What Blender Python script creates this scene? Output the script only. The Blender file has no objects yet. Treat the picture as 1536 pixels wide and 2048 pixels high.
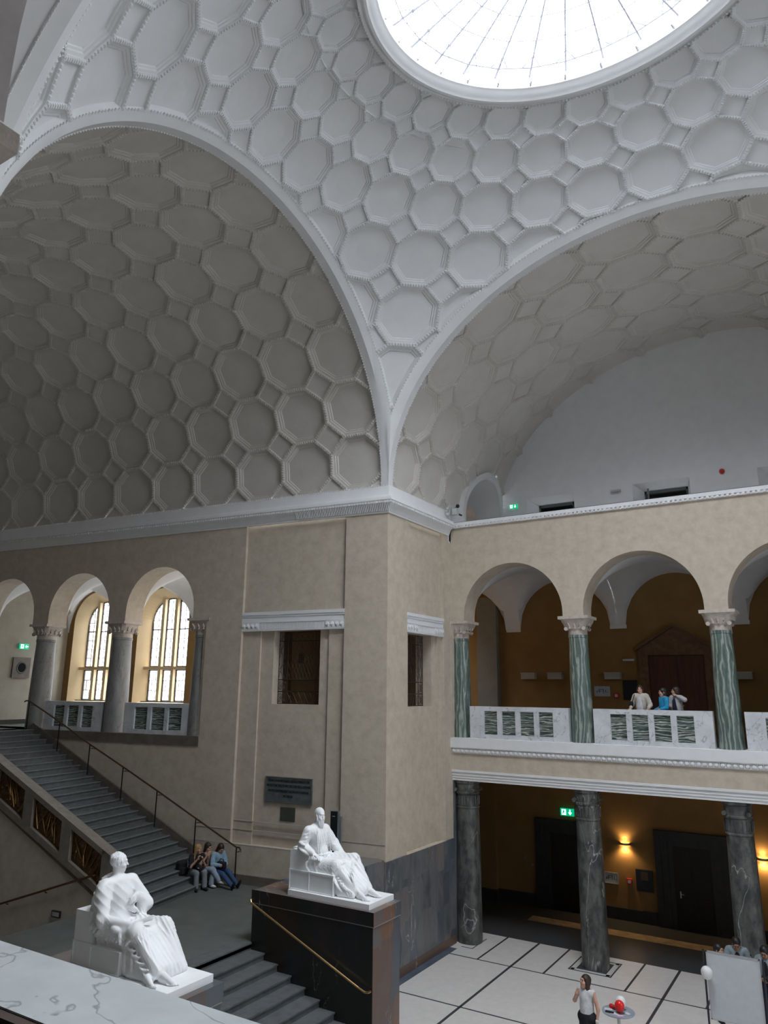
import bpy, bmesh, math, random
import numpy as np
from mathutils import Vector, Matrix
random.seed(7); rng = np.random.default_rng(7)
PI = math.pi
sc = bpy.context.scene
COL = sc.collection
# ---------------------------------------------------------------- camera (eye height is z = 0)
F_PX, PITCH, YAW, ROLL = 1459.2, 0.238968, -0.558252, -0.0092625
cp, sp, cy, sy = math.cos(PITCH), math.sin(PITCH), math.cos(YAW), math.sin(YAW)
fwd = Vector((cp*sy, cp*cy, sp)); right = Vector((cy, -sy, 0)); down = fwd.cross(right)
r2 = right*math.cos(ROLL) + down*math.sin(ROLL); d2 = -right*math.sin(ROLL) + down*math.cos(ROLL)
camd = bpy.data.cameras.new('camera'); cam = bpy.data.objects.new('camera', camd); COL.objects.link(cam)
camd.sensor_fit = 'VERTICAL'; camd.sensor_height = 36; camd.lens = F_PX/2048*36
camd.clip_start = 0.05; camd.clip_end = 200
cam.matrix_world = Matrix(((r2.x, -d2.x, -fwd.x, 0), (r2.y, -d2.y, -fwd.y, 0), (r2.z, -d2.z, -fwd.z, 0), (0, 0, 0, 1)))
sc.camera = cam
# ---------------------------------------------------------------- sky, daylight, exposure
w = bpy.data.worlds.new('overcast_sky'); sc.world = w; w.use_nodes = True
bg = w.node_tree.nodes['Background']; bg.inputs[0].default_value = (0.90, 0.95, 1.0, 1); bg.inputs[1].default_value = 3.2
_t = w.node_tree; _tc = _t.nodes.new('ShaderNodeTexCoord'); _sx = _t.nodes.new('ShaderNodeSeparateXYZ'); _t.links.new(_tc.outputs['Generated'], _sx.inputs[0])
_mr = _t.nodes.new('ShaderNodeMapRange'); _mr.inputs['From Min'].default_value = .35; _mr.inputs['From Max'].default_value = 1.; _mr.inputs['To Min'].default_value = 2.2; _mr.inputs['To Max'].default_value = 13.
_t.links.new(_sx.outputs['Z'], _mr.inputs['Value']); _t.links.new(_mr.outputs[0], bg.inputs[1])       # overcast sky, brightest overhead
vs = sc.view_settings
vs.view_transform = 'Standard'; vs.look = 'None'; vs.gamma = 1.0; vs.use_curve_mapping = False
vs.exposure = 1.5
cy_ = sc.cycles
cy_.use_denoising = True
cy_.max_bounces = 9; cy_.diffuse_bounces = 7; cy_.glossy_bounces = 3; cy_.transparent_max_bounces = 8
cy_.sample_clamp_indirect = 6
def area(name, loc, rot, sx, sy_, energy, col=(1, 1, 1), portal=False):
    l = bpy.data.lights.new(name, 'AREA'); l.shape = 'ELLIPSE' if name.startswith('oculus') else 'RECTANGLE'
    l.size = sx; l.size_y = sy_; l.energy = energy; l.color = col
    o = bpy.data.objects.new(name, l); COL.objects.link(o); o.location = loc; o.rotation_euler = rot
    if portal: l.cycles.is_portal = True
    return o
EWR, EWZ, EWB = 2.4, 4.6, 1.0                                        # added fill-light window of the east arm: radius, springing, sill
area('oculus_daylight', (-3.15, 11.86, 15.9), (0, 0, 0), 8.2, 6.8, 1, portal=True)
# ---------------------------------------------------------------- materials
def nn(t, typ, **k):
    n = t.nodes.new(typ)
    for a, b in k.items(): setattr(n, a, b)
    return n
def M(name, c, rough=.75, c2=None, scale=3., mix=1., detail=4, bump=0., bscale=30., metal=0., stretch=(1, 1, 1), spec=.4, lo=.35, hi=.65):
    m = bpy.data.materials.new(name); m.use_nodes = True; t = m.node_tree
    b = t.nodes['Principled BSDF']; b.inputs['Roughness'].default_value = rough; b.inputs['Metallic'].default_value = metal
    b.inputs['Specular IOR Level'].default_value = spec
    tc = nn(t, 'ShaderNodeTexCoord'); mp = nn(t, 'ShaderNodeMapping'); mp.inputs['Scale'].default_value = stretch
    t.links.new(tc.outputs['Object'], mp.inputs[0])
    if c2 is None: c2 = tuple(x*.88 for x in c)
    no = nn(t, 'ShaderNodeTexNoise'); no.inputs['Scale'].default_value = scale; no.inputs['Detail'].default_value = detail
    no.inputs['Roughness'].default_value = .62
    t.links.new(mp.outputs[0], no.inputs[0])
    r = nn(t, 'ShaderNodeValToRGB'); r.color_ramp.elements[0].position = lo; r.color_ramp.elements[1].position = hi
    r.color_ramp.elements[0].color = (*c, 1); r.color_ramp.elements[1].color = (*c2, 1)
    t.links.new(no.outputs['Fac'], r.inputs[0]); t.links.new(r.outputs[0], b.inputs['Base Color'])
    if bump:
        n2 = nn(t, 'ShaderNodeTexNoise'); n2.inputs['Scale'].default_value = bscale; n2.inputs['Detail'].default_value = 3
        t.links.new(mp.outputs[0], n2.inputs[0])
        bu = nn(t, 'ShaderNodeBump'); bu.inputs['Strength'].default_value = bump; bu.inputs['Distance'].default_value = .02
        t.links.new(n2.outputs['Fac'], bu.inputs['Height']); t.links.new(bu.outputs[0], b.inputs['Normal'])
    return m
def veins(m, col, scale=2., width=.03, dist=1.2, stretch=(1, 1, 1), amount=1., mask=-1.):
    """adds thin veins (zero crossings of a distorted noise) over whatever colour the material has"""
    t = m.node_tree; b = t.nodes['Principled BSDF']; src = b.inputs['Base Color'].links[0].from_socket
    tc = nn(t, 'ShaderNodeTexCoord'); mp = nn(t, 'ShaderNodeMapping'); mp.inputs['Scale'].default_value = stretch
    t.links.new(tc.outputs['Object'], mp.inputs[0])
    no = nn(t, 'ShaderNodeTexNoise'); no.inputs['Scale'].default_value = scale; no.inputs['Detail'].default_value = 4; no.inputs['Distortion'].default_value = dist
    t.links.new(mp.outputs[0], no.inputs[0])
    a = nn(t, 'ShaderNodeMath', operation='SUBTRACT'); a.inputs[1].default_value = .5; t.links.new(no.outputs['Fac'], a.inputs[0])
    ab = nn(t, 'ShaderNodeMath', operation='ABSOLUTE'); t.links.new(a.outputs[0], ab.inputs[0])
    r = nn(t, 'ShaderNodeMapRange'); r.inputs['From Min'].default_value = 0; r.inputs['From Max'].default_value = width
    r.inputs['To Min'].default_value = amount; r.inputs['To Max'].default_value = 0; t.links.new(ab.outputs[0], r.inputs['Value'])
    mx = nn(t, 'ShaderNodeMix', data_type='RGBA'); mk = nn(t, 'ShaderNodeTexNoise'); mk.inputs['Scale'].default_value = scale*.55; mk.inputs['Detail'].default_value = 1; t.links.new(mp.outputs[0], mk.inputs[0])
    mr = nn(t, 'ShaderNodeMapRange'); mr.inputs['From Min'].default_value = mask; mr.inputs['From Max'].default_value = mask+.06; t.links.new(mk.outputs['Fac'], mr.inputs['Value'])
    mm = nn(t, 'ShaderNodeMath', operation='MULTIPLY'); t.links.new(r.outputs[0], mm.inputs[0]); t.links.new(mr.outputs[0], mm.inputs[1]); t.links.new(mm.outputs[0], mx.inputs['Factor'])
    t.links.new(src, mx.inputs['A']); mx.inputs['B'].default_value = (*col, 1)
    t.links.new(mx.outputs['Result'], b.inputs['Base Color']); return m
def banded(name, cols, axis='Z', scale=3., dist=6., dscale=1.5, rough=.3, stretch=(1, 1, 1)):
    """flowing bands of a wave texture"""
    m = bpy.data.materials.new(name); m.use_nodes = True; t = m.node_tree
    b = t.nodes['Principled BSDF']; b.inputs['Roughness'].default_value = rough
    tc = nn(t, 'ShaderNodeTexCoord'); mp = nn(t, 'ShaderNodeMapping'); mp.inputs['Scale'].default_value = stretch
    t.links.new(tc.outputs['Object'], mp.inputs[0])
    wv = nn(t, 'ShaderNodeTexWave', bands_direction=axis); wv.inputs['Scale'].default_value = scale; wv.inputs['Distortion'].default_value = dist
    wv.inputs['Detail'].default_value = 3; wv.inputs['Detail Scale'].default_value = dscale
    t.links.new(mp.outputs[0], wv.inputs[0])
    r = nn(t, 'ShaderNodeValToRGB'); e = r.color_ramp.elements
    while len(e) < len(cols): e.new(.5)
    for i, (p, c) in enumerate(cols): e[i].position = p; e[i].color = (*c, 1)
    t.links.new(wv.outputs['Fac'], r.inputs[0]); t.links.new(r.outputs[0], b.inputs['Base Color']); return m
def slabs(name, cols, bw=.6, bh=1.1, rough=.25, axes='YZ'):
    """polished slate marble in slabs: each slab its own cast, clouded, with white scratches"""
    m = bpy.data.materials.new(name); m.use_nodes = True; t = m.node_tree
    b = t.nodes['Principled BSDF']; b.inputs['Roughness'].default_value = rough
    tc = nn(t, 'ShaderNodeTexCoord'); sx = nn(t, 'ShaderNodeSeparateXYZ'); t.links.new(tc.outputs['Object'], sx.inputs[0])
    cb = nn(t, 'ShaderNodeCombineXYZ')
    if axes == 'XZ': t.links.new(sx.outputs['X'], cb.inputs['X'])
    else: t.links.new(sx.outputs['Y'], cb.inputs['X'])
    t.links.new(sx.outputs['Z'], cb.inputs['Y'])
    mp = nn(t, 'ShaderNodeMapping'); mp.inputs['Scale'].default_value = (1/bw, 1/bh, 1); t.links.new(cb.outputs[0], mp.inputs[0])
    vo = nn(t, 'ShaderNodeTexVoronoi', distance='CHEBYCHEV'); vo.inputs['Scale'].default_value = 1.; vo.inputs['Randomness'].default_value = .45
    t.links.new(mp.outputs[0], vo.inputs[0])
    no = nn(t, 'ShaderNodeTexNoise'); no.inputs['Scale'].default_value = 3.; no.inputs['Detail'].default_value = 8; no.inputs['Distortion'].default_value = .8
    ms = nn(t, 'ShaderNodeMapping'); ms.inputs['Scale'].default_value = (1, 1, .45); t.links.new(tc.outputs['Object'], ms.inputs[0]); t.links.new(ms.outputs[0], no.inputs[0])
    sep = nn(t, 'ShaderNodeSeparateColor'); t.links.new(vo.outputs['Color'], sep.inputs[0])
    ad = nn(t, 'ShaderNodeMath', operation='MULTIPLY_ADD'); t.links.new(no.outputs['Fac'], ad.inputs[0]); ad.inputs[1].default_value = .5; t.links.new(sep.outputs[0], ad.inputs[2])
    ml = nn(t, 'ShaderNodeMath', operation='MULTIPLY'); t.links.new(ad.outputs[0], ml.inputs[0]); ml.inputs[1].default_value = .67
    r = nn(t, 'ShaderNodeValToRGB'); e = r.color_ramp.elements
    while len(e) < len(cols): e.new(.5)
    for i, (p, c) in enumerate(cols): e[i].position = p; e[i].color = (*c, 1)
    t.links.new(ml.outputs[0], r.inputs[0]); t.links.new(r.outputs[0], b.inputs['Base Color'])
    return veins(m, (.50, .51, .50), 1.9, .008, 1.2, (1, 1, .35), .8, .50)
PLASTER = M('white_plaster', (.65, .65, .65), .9, (.615, .615, .615), 1.2)
VAULT_L = M('shaded_white_plaster', (.54, .515, .48), .9, (.50, .475, .44), 1.2)  # same plaster as the dome; vault shade put into a darker, warmer colour
BEIGE = M('beige_plaster', (.545, .48, .39), .85, (.44, .38, .30), 3.6, detail=12, lo=.36, hi=.70, bump=.2, bscale=9)
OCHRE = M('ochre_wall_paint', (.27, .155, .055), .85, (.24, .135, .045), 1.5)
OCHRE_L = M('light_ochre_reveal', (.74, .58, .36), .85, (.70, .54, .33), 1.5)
WHITE = M('white_stucco', (.74, .74, .75), .8, (.70, .70, .71), 3)
STONEW = M('pale_carved_marble', (.56, .50, .45), .7, (.44, .38, .33), 9, bump=.3, bscale=25)
WMARB = veins(M('white_marble', (.66, .67, .69), .35, (.52, .54, .57), 2.2, detail=6), (.20, .21, .24), 1.5, .014, 1.6, (1, 1, 1), .6)
TOPMARB = veins(M('white_marble_handrail', (.80, .85, .87), .25, (.68, .72, .72), 5, detail=6), (.22, .25, .26), 1.6, .010, 2.0, (1, 1, 1), .65)
EDGEMARB = M('cream_marble_edge', (.55, .46, .36), .3, (.45, .42, .36), 9)
GREEN = banded('green_cipollino_marble', [(0, (.08, .115, .10)), (.3, (.13, .18, .155)), (.5, (.10, .14, .125)), (.72, (.17, .215, .19)), (.88, (.24, .285, .255)), (1, (.34, .37, .33))], 'X', 2.6, 10, 2.0, .3, (1, 1, .20))
GREENP = banded('green_wavy_marble_panel', [(0, (.04, .06, .055)), (.25, (.09, .135, .12)), (.45, (.06, .095, .085)), (.62, (.16, .20, .18)), (.8, (.24, .26, .23)), (1, (.46, .47, .42))], 'Z', 4.2, 12, 1.8, .3, (.20, .20, 1))
GREYMARB = veins(M('grey_marble', (.27, .27, .265), .45, (.18, .175, .17), 3.0, detail=6, stretch=(1, 1, .35)), (.12, .10, .09), 2.5, .02, 1.5, (1, 1, .3), .6)
SC_ = [(0, (.13, .14, .15)), (.25, (.07, .078, .09)), (.42, (.16, .165, .17)), (.55, (.08, .095, .125)), (.68, (.19, .165, .16)), (.82, (.12, .13, .14)), (1, (.26, .15, .09))]
SLATE = slabs('dark_slate_marble', SC_, .42, 1.0, .28, 'YZ')
SLATEX = slabs('dark_polished_marble', [(0, (.012, .013, .013)), (.4, (.02, .02, .018)), (.6, (.03, .014, .009)), (.75, (.016, .02, .024)), (1, (.06, .028, .014))], .40, 1.3, .3, 'XZ')
COLDARK = veins(M('dark_column_marble', (.12, .122, .115), .4, (.045, .048, .048), 4.5, detail=10, stretch=(1, 1, .5), lo=.42, hi=.60), (.5, .5, .48), .9, .007, 1.2, (1, 1, .35), .7, .52)
DARKST = M('dark_stone', (.035, .034, .032), .5, (.025, .025, .025), 4)
STEP = M('grey_step_stone', (.125, .132, .134), .6, (.088, .093, .095), 5, detail=8, bump=.08, bscale=18)
STEPN = M('grey_platform_stone', (.12, .128, .12), .55, (.092, .098, .092), 1.6, detail=8)
BROWNST = M('brown_grey_stone', (.17, .145, .12), .6, (.12, .10, .085), 3, detail=7)
BALUST = M('brown_limestone', (.235, .20, .165), .6, (.18, .155, .13), 5, detail=7)
FLOORM = M('beige_terrazzo', (.66, .63, .60), .35, (.60, .575, .55), 5, detail=9)
DARKFL = M('dark_corridor_stone_floor', (.062, .064, .068), .3, (.050, .052, .055), 3)
STRIPM = M('tan_stone_strip', (.42, .32, .20), .4, (.26, .19, .12), 4)
BLUEST = M('blue_grey_stone_border', (.10, .13, .17), .4, (.07, .09, .12), 4)
LINE = M('dark_joint_stone', (.05, .052, .06), .5)
IRON = M('black_iron', (.02, .018, .016), .45, metal=.6)
GRILLE = M('dark_bronze_grille', (.06, .038, .022), .45, (.04, .025, .016), 8, metal=.5)
BRASS = M('brass', (.75, .50, .22), .28, (.70, .46, .20), 8, metal=1.)
BRONZE = M('relief_bronze', (.16, .085, .035), .4, (.06, .03, .012), 9, metal=.7, bump=.6, bscale=40)
PLAQUE = M('grey_bronze_plaque', (.17, .185, .19), .5, (.12, .135, .14), 6, metal=.4)
LETTER = M('dark_lettering', (.02, .022, .025), .6)
WOOD = M('red_brown_wood', (.13, .045, .022), .5, (.085, .03, .015), 3, stretch=(6, 6, .5))
DARKWD = M('dark_brown_door_wood', (.018, .011, .008), .5, (.013, .008, .006), 3)
PORTAL = M('brown_portal_marble', (.20, .105, .05), .45, (.12, .06, .03), 5, detail=8)
STATUE = M('statue_marble', (.88, .89, .90), .45, (.84, .85, .86), 3)
WINFR = M('black_window_steel', (.03, .018, .014), .5)
METALW = M('white_painted_metal', (.55, .55, .55), .4)
SHADED = M('darkened_unseen_wall', (.20, .18, .15), .9)  # unseen walls coloured dark for the shade of open arcades, cuts bounce light
def plain(name, c, rough=.6, metal=0): return M(name, c, rough, tuple(x*.93 for x in c), 6, metal=metal)
def emit(name, c, s):
    m = bpy.data.materials.new(name); m.use_nodes = True; b = m.node_tree.nodes['Principled BSDF']
    b.inputs['Base Color'].default_value = (*c, 1); b.inputs['Emission Color'].default_value = (*c, 1); b.inputs['Emission Strength'].default_value = s; return m
def glass(name, c=(1, 1, 1), mixf=.06):
    m = bpy.data.materials.new(name); m.use_nodes = True; t = m.node_tree; t.nodes.remove(t.nodes['Principled BSDF'])
    a = nn(t, 'ShaderNodeBsdfTransparent'); a.inputs[0].default_value = (*c, 1); g = nn(t, 'ShaderNodeBsdfGlossy'); g.inputs['Roughness'].default_value = .1
    mx = nn(t, 'ShaderNodeMixShader'); mx.inputs[0].default_value = mixf
    t.links.new(a.outputs[0], mx.inputs[1]); t.links.new(g.outputs[0], mx.inputs[2]); t.links.new(mx.outputs[0], t.nodes['Material Output'].inputs[0]); return m
GLASS = glass('skylight_glass', (.97, .98, 1)); WGLASS = glass('window_glass', (.93, .96, 1), .05)
# ---------------------------------------------------------------- mesh helpers
class MB:
    def __init__(s): s.v = []; s.f = []
    def add(s, vs, fs):
        o = len(s.v); s.v += [tuple(p) for p in vs]; s.f += [tuple(i+o for i in f) for f in fs]; return s
    def box(s, x0, x1, y0, y1, z0, z1, T=None):
        p = [(x, y, z) for z in (z0, z1) for x, y in ((x0, y0), (x1, y0), (x1, y1), (x0, y1))]
        if T: p = [T(*q) for q in p]
        return s.add(p, [(3, 2, 1, 0), (4, 5, 6, 7), (0, 1, 5, 4), (1, 2, 6, 5), (2, 3, 7, 6), (3, 0, 4, 7)])
    def poly(s, pts): return s.add(pts, [tuple(range(len(pts)))])
    def strip(s, A, B):
        n = len(A); return s.add(list(A)+list(B), [(i, i+1, n+i+1, n+i) for i in range(n-1)])
    def grid(s, G, closeu=False, closev=False):
        nu = len(G); nv = len(G[0]); P = [p for r in G for p in r]; fs = []
        for i in range(nu if closeu else nu-1):
            for j in range(nv if closev else nv-1):
                a, b = i, (i+1) % nu; c, d = j, (j+1) % nv
                fs.append((a*nv+c, b*nv+c, b*nv+d, a*nv+d))
        return s.add(P, fs)
    def prism(s, pts2, T, h0, h1):
        """closed outline extruded; T(a,b,h)->point"""
        n = len(pts2); P = [T(a, b, h0) for a, b in pts2]+[T(a, b, h1) for a, b in pts2]
        return s.add(P, [tuple(range(n))[::-1], tuple(range(n, 2*n))]+[(i, (i+1) % n, n+(i+1) % n, n+i) for i in range(n)])
    def sweep(s, prof, frames, closed=False):
        """profile [(a,b)] carried along frames [T(a,b)->point]"""
        return s.grid([[T(a, b) for a, b in prof] for T in frames], closeu=closed)
    def tube(s, pts, r, n=6, caps=True):
        pts = [Vector(p) for p in pts]; rings = []; up = Vector((0, 0, 1))
        rr = r if isinstance(r, (list, tuple)) else [r]*len(pts)
        for i, p in enumerate(pts):
            d = (pts[min(i+1, len(pts)-1)]-pts[max(i-1, 0)]).normalized()
            a = d.cross(up) if abs(d.dot(up)) < .95 else d.cross(Vector((1, 0, 0)))
            a.normalize(); b = d.cross(a); rings.append([tuple(p+(a*math.cos(t)+b*math.sin(t))*rr[i]) for t in [2*PI*k/n for k in range(n)]])
        o = len(s.v); s.grid(rings, closev=True)
        if caps: s.f += [tuple(o+k for k in range(n))[::-1], tuple(o+(len(pts)-1)*n+k for k in range(n))]
        return s
    def lathe(s, prof, c, n=24, sx=1, sy=1, cap=True):
        G = [[(c[0]+r*math.cos(2*PI*k/n)*sx, c[1]+r*math.sin(2*PI*k/n)*sy, c[2]+z) for k in range(n)] for r, z in prof]
        o = len(s.v); s.grid(G, closev=True)
        if cap: s.f += [tuple(o+k for k in range(n))[::-1], tuple(o+(len(prof)-1)*n+k for k in range(n))]
        return s
    def ball(s, c, r, n=10, m=7, sz=1.):
        return s.lathe([(r*math.sin(PI*j/m), -r*sz*math.cos(PI*j/m)) for j in range(m+1)], c, n, cap=False)
    def ob(s, name, m, parent=None, smooth=False, fix=True):
        me = bpy.data.meshes.new(name); me.from_pydata(s.v, [], s.f); me.update()
        if fix:
            bm = bmesh.new(); bm.from_mesh(me); bmesh.ops.remove_doubles(bm, verts=bm.verts, dist=1e-5)
            bmesh.ops.recalc_face_normals(bm, faces=bm.faces); bm.to_mesh(me); bm.free()
        if smooth:
            me.polygons.foreach_set('use_smooth', [True]*len(me.polygons))
            if smooth == 'a': me.set_sharp_from_angle(angle=math.radians(35))
        me.materials.append(m); o = bpy.data.objects.new(name, me); COL.objects.link(o)
        if parent: o.parent = parent
        return o
def tag(o, label, cat, group=None):
    o['label'] = label; o['category'] = cat
    if group: o['group'] = group
    return o
def struct(o): o['kind'] = 'structure'; return o
def empty(name, loc=(0, 0, 0), label=None, cat=None, group=None):
    o = bpy.data.objects.new(name, None); COL.objects.link(o); o.location = loc; o.empty_display_size = .2
    if label: tag(o, label, cat, group)
    return o
def par(o, p):
    """parent keeping a mesh modelled in world coordinates where it is"""
    o.parent = p; o.matrix_parent_inverse = Matrix.Translation(p.location).inverted() if p.rotation_euler.z == 0 else p.matrix_basis.inverted(); return o
def copy_tree(o, parent=None):
    c = o.copy(); COL.objects.link(c); c.parent = parent
    for ch in list(o.children):
        d = copy_tree(ch, c); d.matrix_parent_inverse = ch.matrix_parent_inverse.copy()
    return c
def arc(cx, cz, a, b, t0, t1, n): return [(cx+a*math.cos(t0+(t1-t0)*i/n), cz+b*math.sin(t0+(t1-t0)*i/n)) for i in range(n+1)]
def arcwall(mb, T, s0, s1, z0, z1, ops, th, n=20, soffit=None, back=True, front=True):
    """wall from s0..s1, z0..z1 with arched openings ops=[(centre, radius, spring z, bottom z)]; T(s,n,z); th = thickness; soffits go to another builder if given"""
    so = soffit or mb
    for dep, on in ((0, front), (th, back)):
        if not on: continue
        x = s0
        for c, r, zs, zb in ops:
            if c-r > x: mb.poly([T(x, dep, z0), T(c-r, dep, z0), T(c-r, dep, z1), T(x, dep, z1)])
            if zb > z0: mb.poly([T(c-r, dep, z0), T(c+r, dep, z0), T(c+r, dep, zb), T(c-r, dep, zb)])
            A = arc(c, zs, r, r, PI, 0, n)
            mb.strip([T(a, dep, b) for a, b in A], [T(a, dep, z1) for a, b in A])
            x = c+r
        if s1 > x: mb.poly([T(x, dep, z0), T(s1, dep, z0), T(s1, dep, z1), T(x, dep, z1)])
    for c, r, zs, zb in ops:
        P = [(c-r, zb)]+arc(c, zs, r, r, PI, 0, n)+[(c+r, zb)]
        if zb > z0: P.append((c-r, zb))
        so.strip([T(a, 0, b) for a, b in P], [T(a, th, b) for a, b in P])
    return mb
# frames of reference
DA = math.radians(6.87); XC, YC = -11.32, 18.36
UAx, UAy = math.cos(DA), math.sin(DA)
def TA(s, n, z): return (XC+s*UAx-n*UAy, YC+s*UAy+n*UAx, z)      # along the stair-side wall
def TG(x, n, z): return (x, 22.5+n, z)                             # gallery wall
def TB(y, n, z): return (XC-n, y, z)                               # short side of the pier
ZF, ZP, ZG = -7.58, -5.59, -1.5                                    # court floor, stair platform, gallery floor
# ================================================================ coffered vaults
T8 = .2071
OCT = [(.5, -T8), (.5, T8), (T8, .5), (-T8, .5), (-.5, T8), (-.5, -T8), (-T8, -.5), (T8, -.5)]
RINGS = [(1, 0), (.935, 0), (.93, .040), (.865, .046), (.845, .078), (.80, .080), (.78, .110)]
def coffers(name, f, cells, du, dv, clips, beads=True, nb=9, keep=None, mt=None):
    """f(u,v,h); cells = centres of a truncated square tiling; clips = [(point, normal)] keep the side the normal points away from"""
    mb = MB(); bd = MB(); corners = set()
    for cu, cv in cells:
        G = []
        for r, h in RINGS:
            ring = []
            for k in range(8):
                a0, a1 = OCT[k], OCT[(k+1) % 8]
                for q in (0, .5): ring.append(f(cu+du*r*(a0[0]*(1-q)+a1[0]*q), cv+dv*r*(a0[1]*(1-q)+a1[1]*q), h))
            G.append(ring)
        mb.grid(G, closev=True)
        R = [[f(cu+du*.78*q*(OCT[(k//2) % 8][0]*(1-(k % 2)*.5)+OCT[(k//2+1) % 8][0]*(k % 2)*.5), cv+dv*.78*q*(OCT[(k//2) % 8][1]*(1-(k % 2)*.5)+OCT[(k//2+1) % 8][1]*(k % 2)*.5), .11) for k in range(16)] for q in (1, .5)]
        mb.grid(R, closev=True); mb.poly(R[1])
        for a in (-.5, .5):
            for b in (-.5, .5): corners.add((round((cu+a*du)/du*2), round((cv+b*dv)/dv*2), cu+a*du, cv+b*dv))
    seen = set(); Q = .5-T8
    for ku, kv, u, v in corners:
        if (ku, kv) in seen: continue
        seen.add((ku, kv)); sq = [(Q, 0), (0, Q), (-Q, 0), (0, -Q)]
        G = []
        for r, h in ((1, 0), (.88, 0), (.87, .045)):
            ring = []
            for k in range(4):
                for q in (0, .5): ring.append(f(u+du*r*(sq[k][0]*(1-q)+sq[(k+1) % 4][0]*q), v+dv*r*(sq[k][1]*(1-q)+sq[(k+1) % 4][1]*q), h))
            G.append(ring)
        mb.grid(G, closev=True); mb.poly(G[-1])
    if beads:
        for cu, cv in cells:
            for k in (0, 1, 2, 3, 5, 7):
                a, b = OCT[k], OCT[(k+1) % 8]; dx, dy = b[0]-a[0], b[1]-a[1]; L = math.hypot(dx, dy); nx, ny = -dy/L, dx/L
                for j in range(nb):
                    P = []
                    for hw, e, h in ((.027, .40, 0), (.016, .24, -.030)):
                        for s1, s2 in ((-1, -1), (1, -1), (1, 1), (-1, 1)):
                            t = (j+.5+s1*e)/nb; P.append(f(cu+du*(a[0]+dx*t+nx*hw*s2), cv+dv*(a[1]+dy*t+ny*hw*s2), h))
                    bd.add(P, [(0, 1, 5, 4), (1, 2, 6, 5), (2, 3, 7, 6), (3, 0, 4, 7), (4, 5, 6, 7)])
    out = []
    for b_, nm in ((mb, name), (bd, 'beading')):
        if not b_.v: continue
        me = bpy.data.meshes.new(nm); me.from_pydata(b_.v, [], b_.f); bm = bmesh.new(); bm.from_mesh(me)
        if b_ is mb: bmesh.ops.remove_doubles(bm, verts=bm.verts, dist=2e-4)
        for pt, no in clips:
            bmesh.ops.bisect_plane(bm, geom=bm.verts[:]+bm.edges[:]+bm.faces[:], plane_co=pt, plane_no=no, clear_outer=True)
        if keep:
            dead = [fc for fc in bm.faces if not keep(fc.calc_center_median())]; bmesh.ops.delete(bm, geom=dead, context='FACES')
        bm.to_mesh(me); bm.free(); me.materials.append(mt or PLASTER)
        o = bpy.data.objects.new(nm, me); COL.objects.link(o); out.append(o)
    struct(out[0])
    if len(out) > 1: out[1].parent = out[0]
    return out[0]
def rope(mb, P, outw, r=.035, step=.085):
    """string of leaf beads along a polyline; outw(i) unused: beads are little lozenges"""
    P = [Vector(p) for p in P]; acc = 0
    for a, b in zip(P, P[1:]):
        L = (b-a).length
        if L < 1e-6: continue
        d = (b-a)/L; t = step-acc
        while t < L:
            c = a+d*t; up = outw; n = d.cross(up).normalized()
            e = step*.40
            mb.add([tuple(c-d*e), tuple(c+n*r), tuple(c+d*e), tuple(c-n*r), tuple(c+up*r*1.0), tuple(c-up*r*1.0)],
                   [(0, 1, 4), (1, 2, 4), (2, 3, 4), (3, 0, 4), (1, 0, 5), (2, 1, 5), (3, 2, 5), (0, 3, 5)])
            t += step
        acc = (acc+L) % step
CX, CY, Z0 = -3.15, 11.86, 6.13
HX, HY, RZ = 8.17, 6.50, 6.55                  # half plan and rise of the four arches
AX, AY, AZ = HX*2**.5, HY*2**.5, RZ*2**.5
def fdome(u, v, h):
    s = math.tanh(v); c = math.sqrt(max(0, 1-s*s)); return (CX+(AX+h)*c*math.cos(u), CY+(AY+h)*c*math.sin(u), Z0+(AZ+h)*s)
DU, DV = math.radians(12), .2185
cells = []
for k in range(30):
    u = math.radians(135-12*k)
    for j in range(1, -7, -1):
        v = 1.466+DV*j; p = fdome(u, v, 0)
        if abs(p[0]-CX) < HX+1.6 and abs(p[1]-CY) < HY+1.6: cells.append((u, v))
IN = .20
ZO = 14.60; ZCUT = 14.80
dome = coffers('ceiling', fdome, cells, DU, DV, [((CX+HX-IN, 0, 0), (1, 0, 0)), ((CX-HX+IN, 0, 0), (-1, 0, 0)), ((0, CY+HY-IN, 0), (0, 1, 0)), ((0, CY-HY+IN, 0), (0, -1, 0)), ((0, 0, ZCUT), (0, 0, 1)), ((0, 0, Z0+.0), (0, 0, -1))])
# arch rims: white arris band from arch plane to dome edge, soffit, beads on both edges
rim = MB(); ropes = MB()
SOF = .26
def rimarch(T, half, other, A1, A2):
    """T(t, n, z): t across the arch, n = distance beyond arch plane (positive = out of the dome)"""
    k = math.sqrt(1-((A2-IN)/(A1))**2); a, b = other*2**.5*k, AZ*k
    n = 72; f0 = math.acos(min(1, (half-IN)/a)); ar = []; de = []; d3 = []; so = []; s2 = []
    for i in range(n+1):
        ph = PI*i/n; q = f0+(PI-2*f0)*i/n
        ar.append(T(half*math.cos(ph), 0, Z0+RZ*math.sin(ph))); de.append(T(a*math.cos(q), -IN, Z0+b*math.sin(q)))
        so.append(T(half*math.cos(ph), SOF, Z0+RZ*math.sin(ph))); s2.append(T((half+.30)*math.cos(ph), SOF, Z0+(RZ+.30)*math.sin(ph)))
        d3.append(T((a+.22)*math.cos(q), -IN-.01, Z0+(b+.22)*math.sin(q)))
    rim.strip(de, d3); rim.strip(de, ar); rim.strip(ar, so); rim.strip(so, s2)
    cen = Vector(T(0, 0, Z0)); 
    rope(ropes, de, (cen-Vector(de[n//2])).normalized(), .042, .095)
    rope(ropes, so, Vector((.6, .6, .5)).normalized(), .035, .085)
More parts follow.
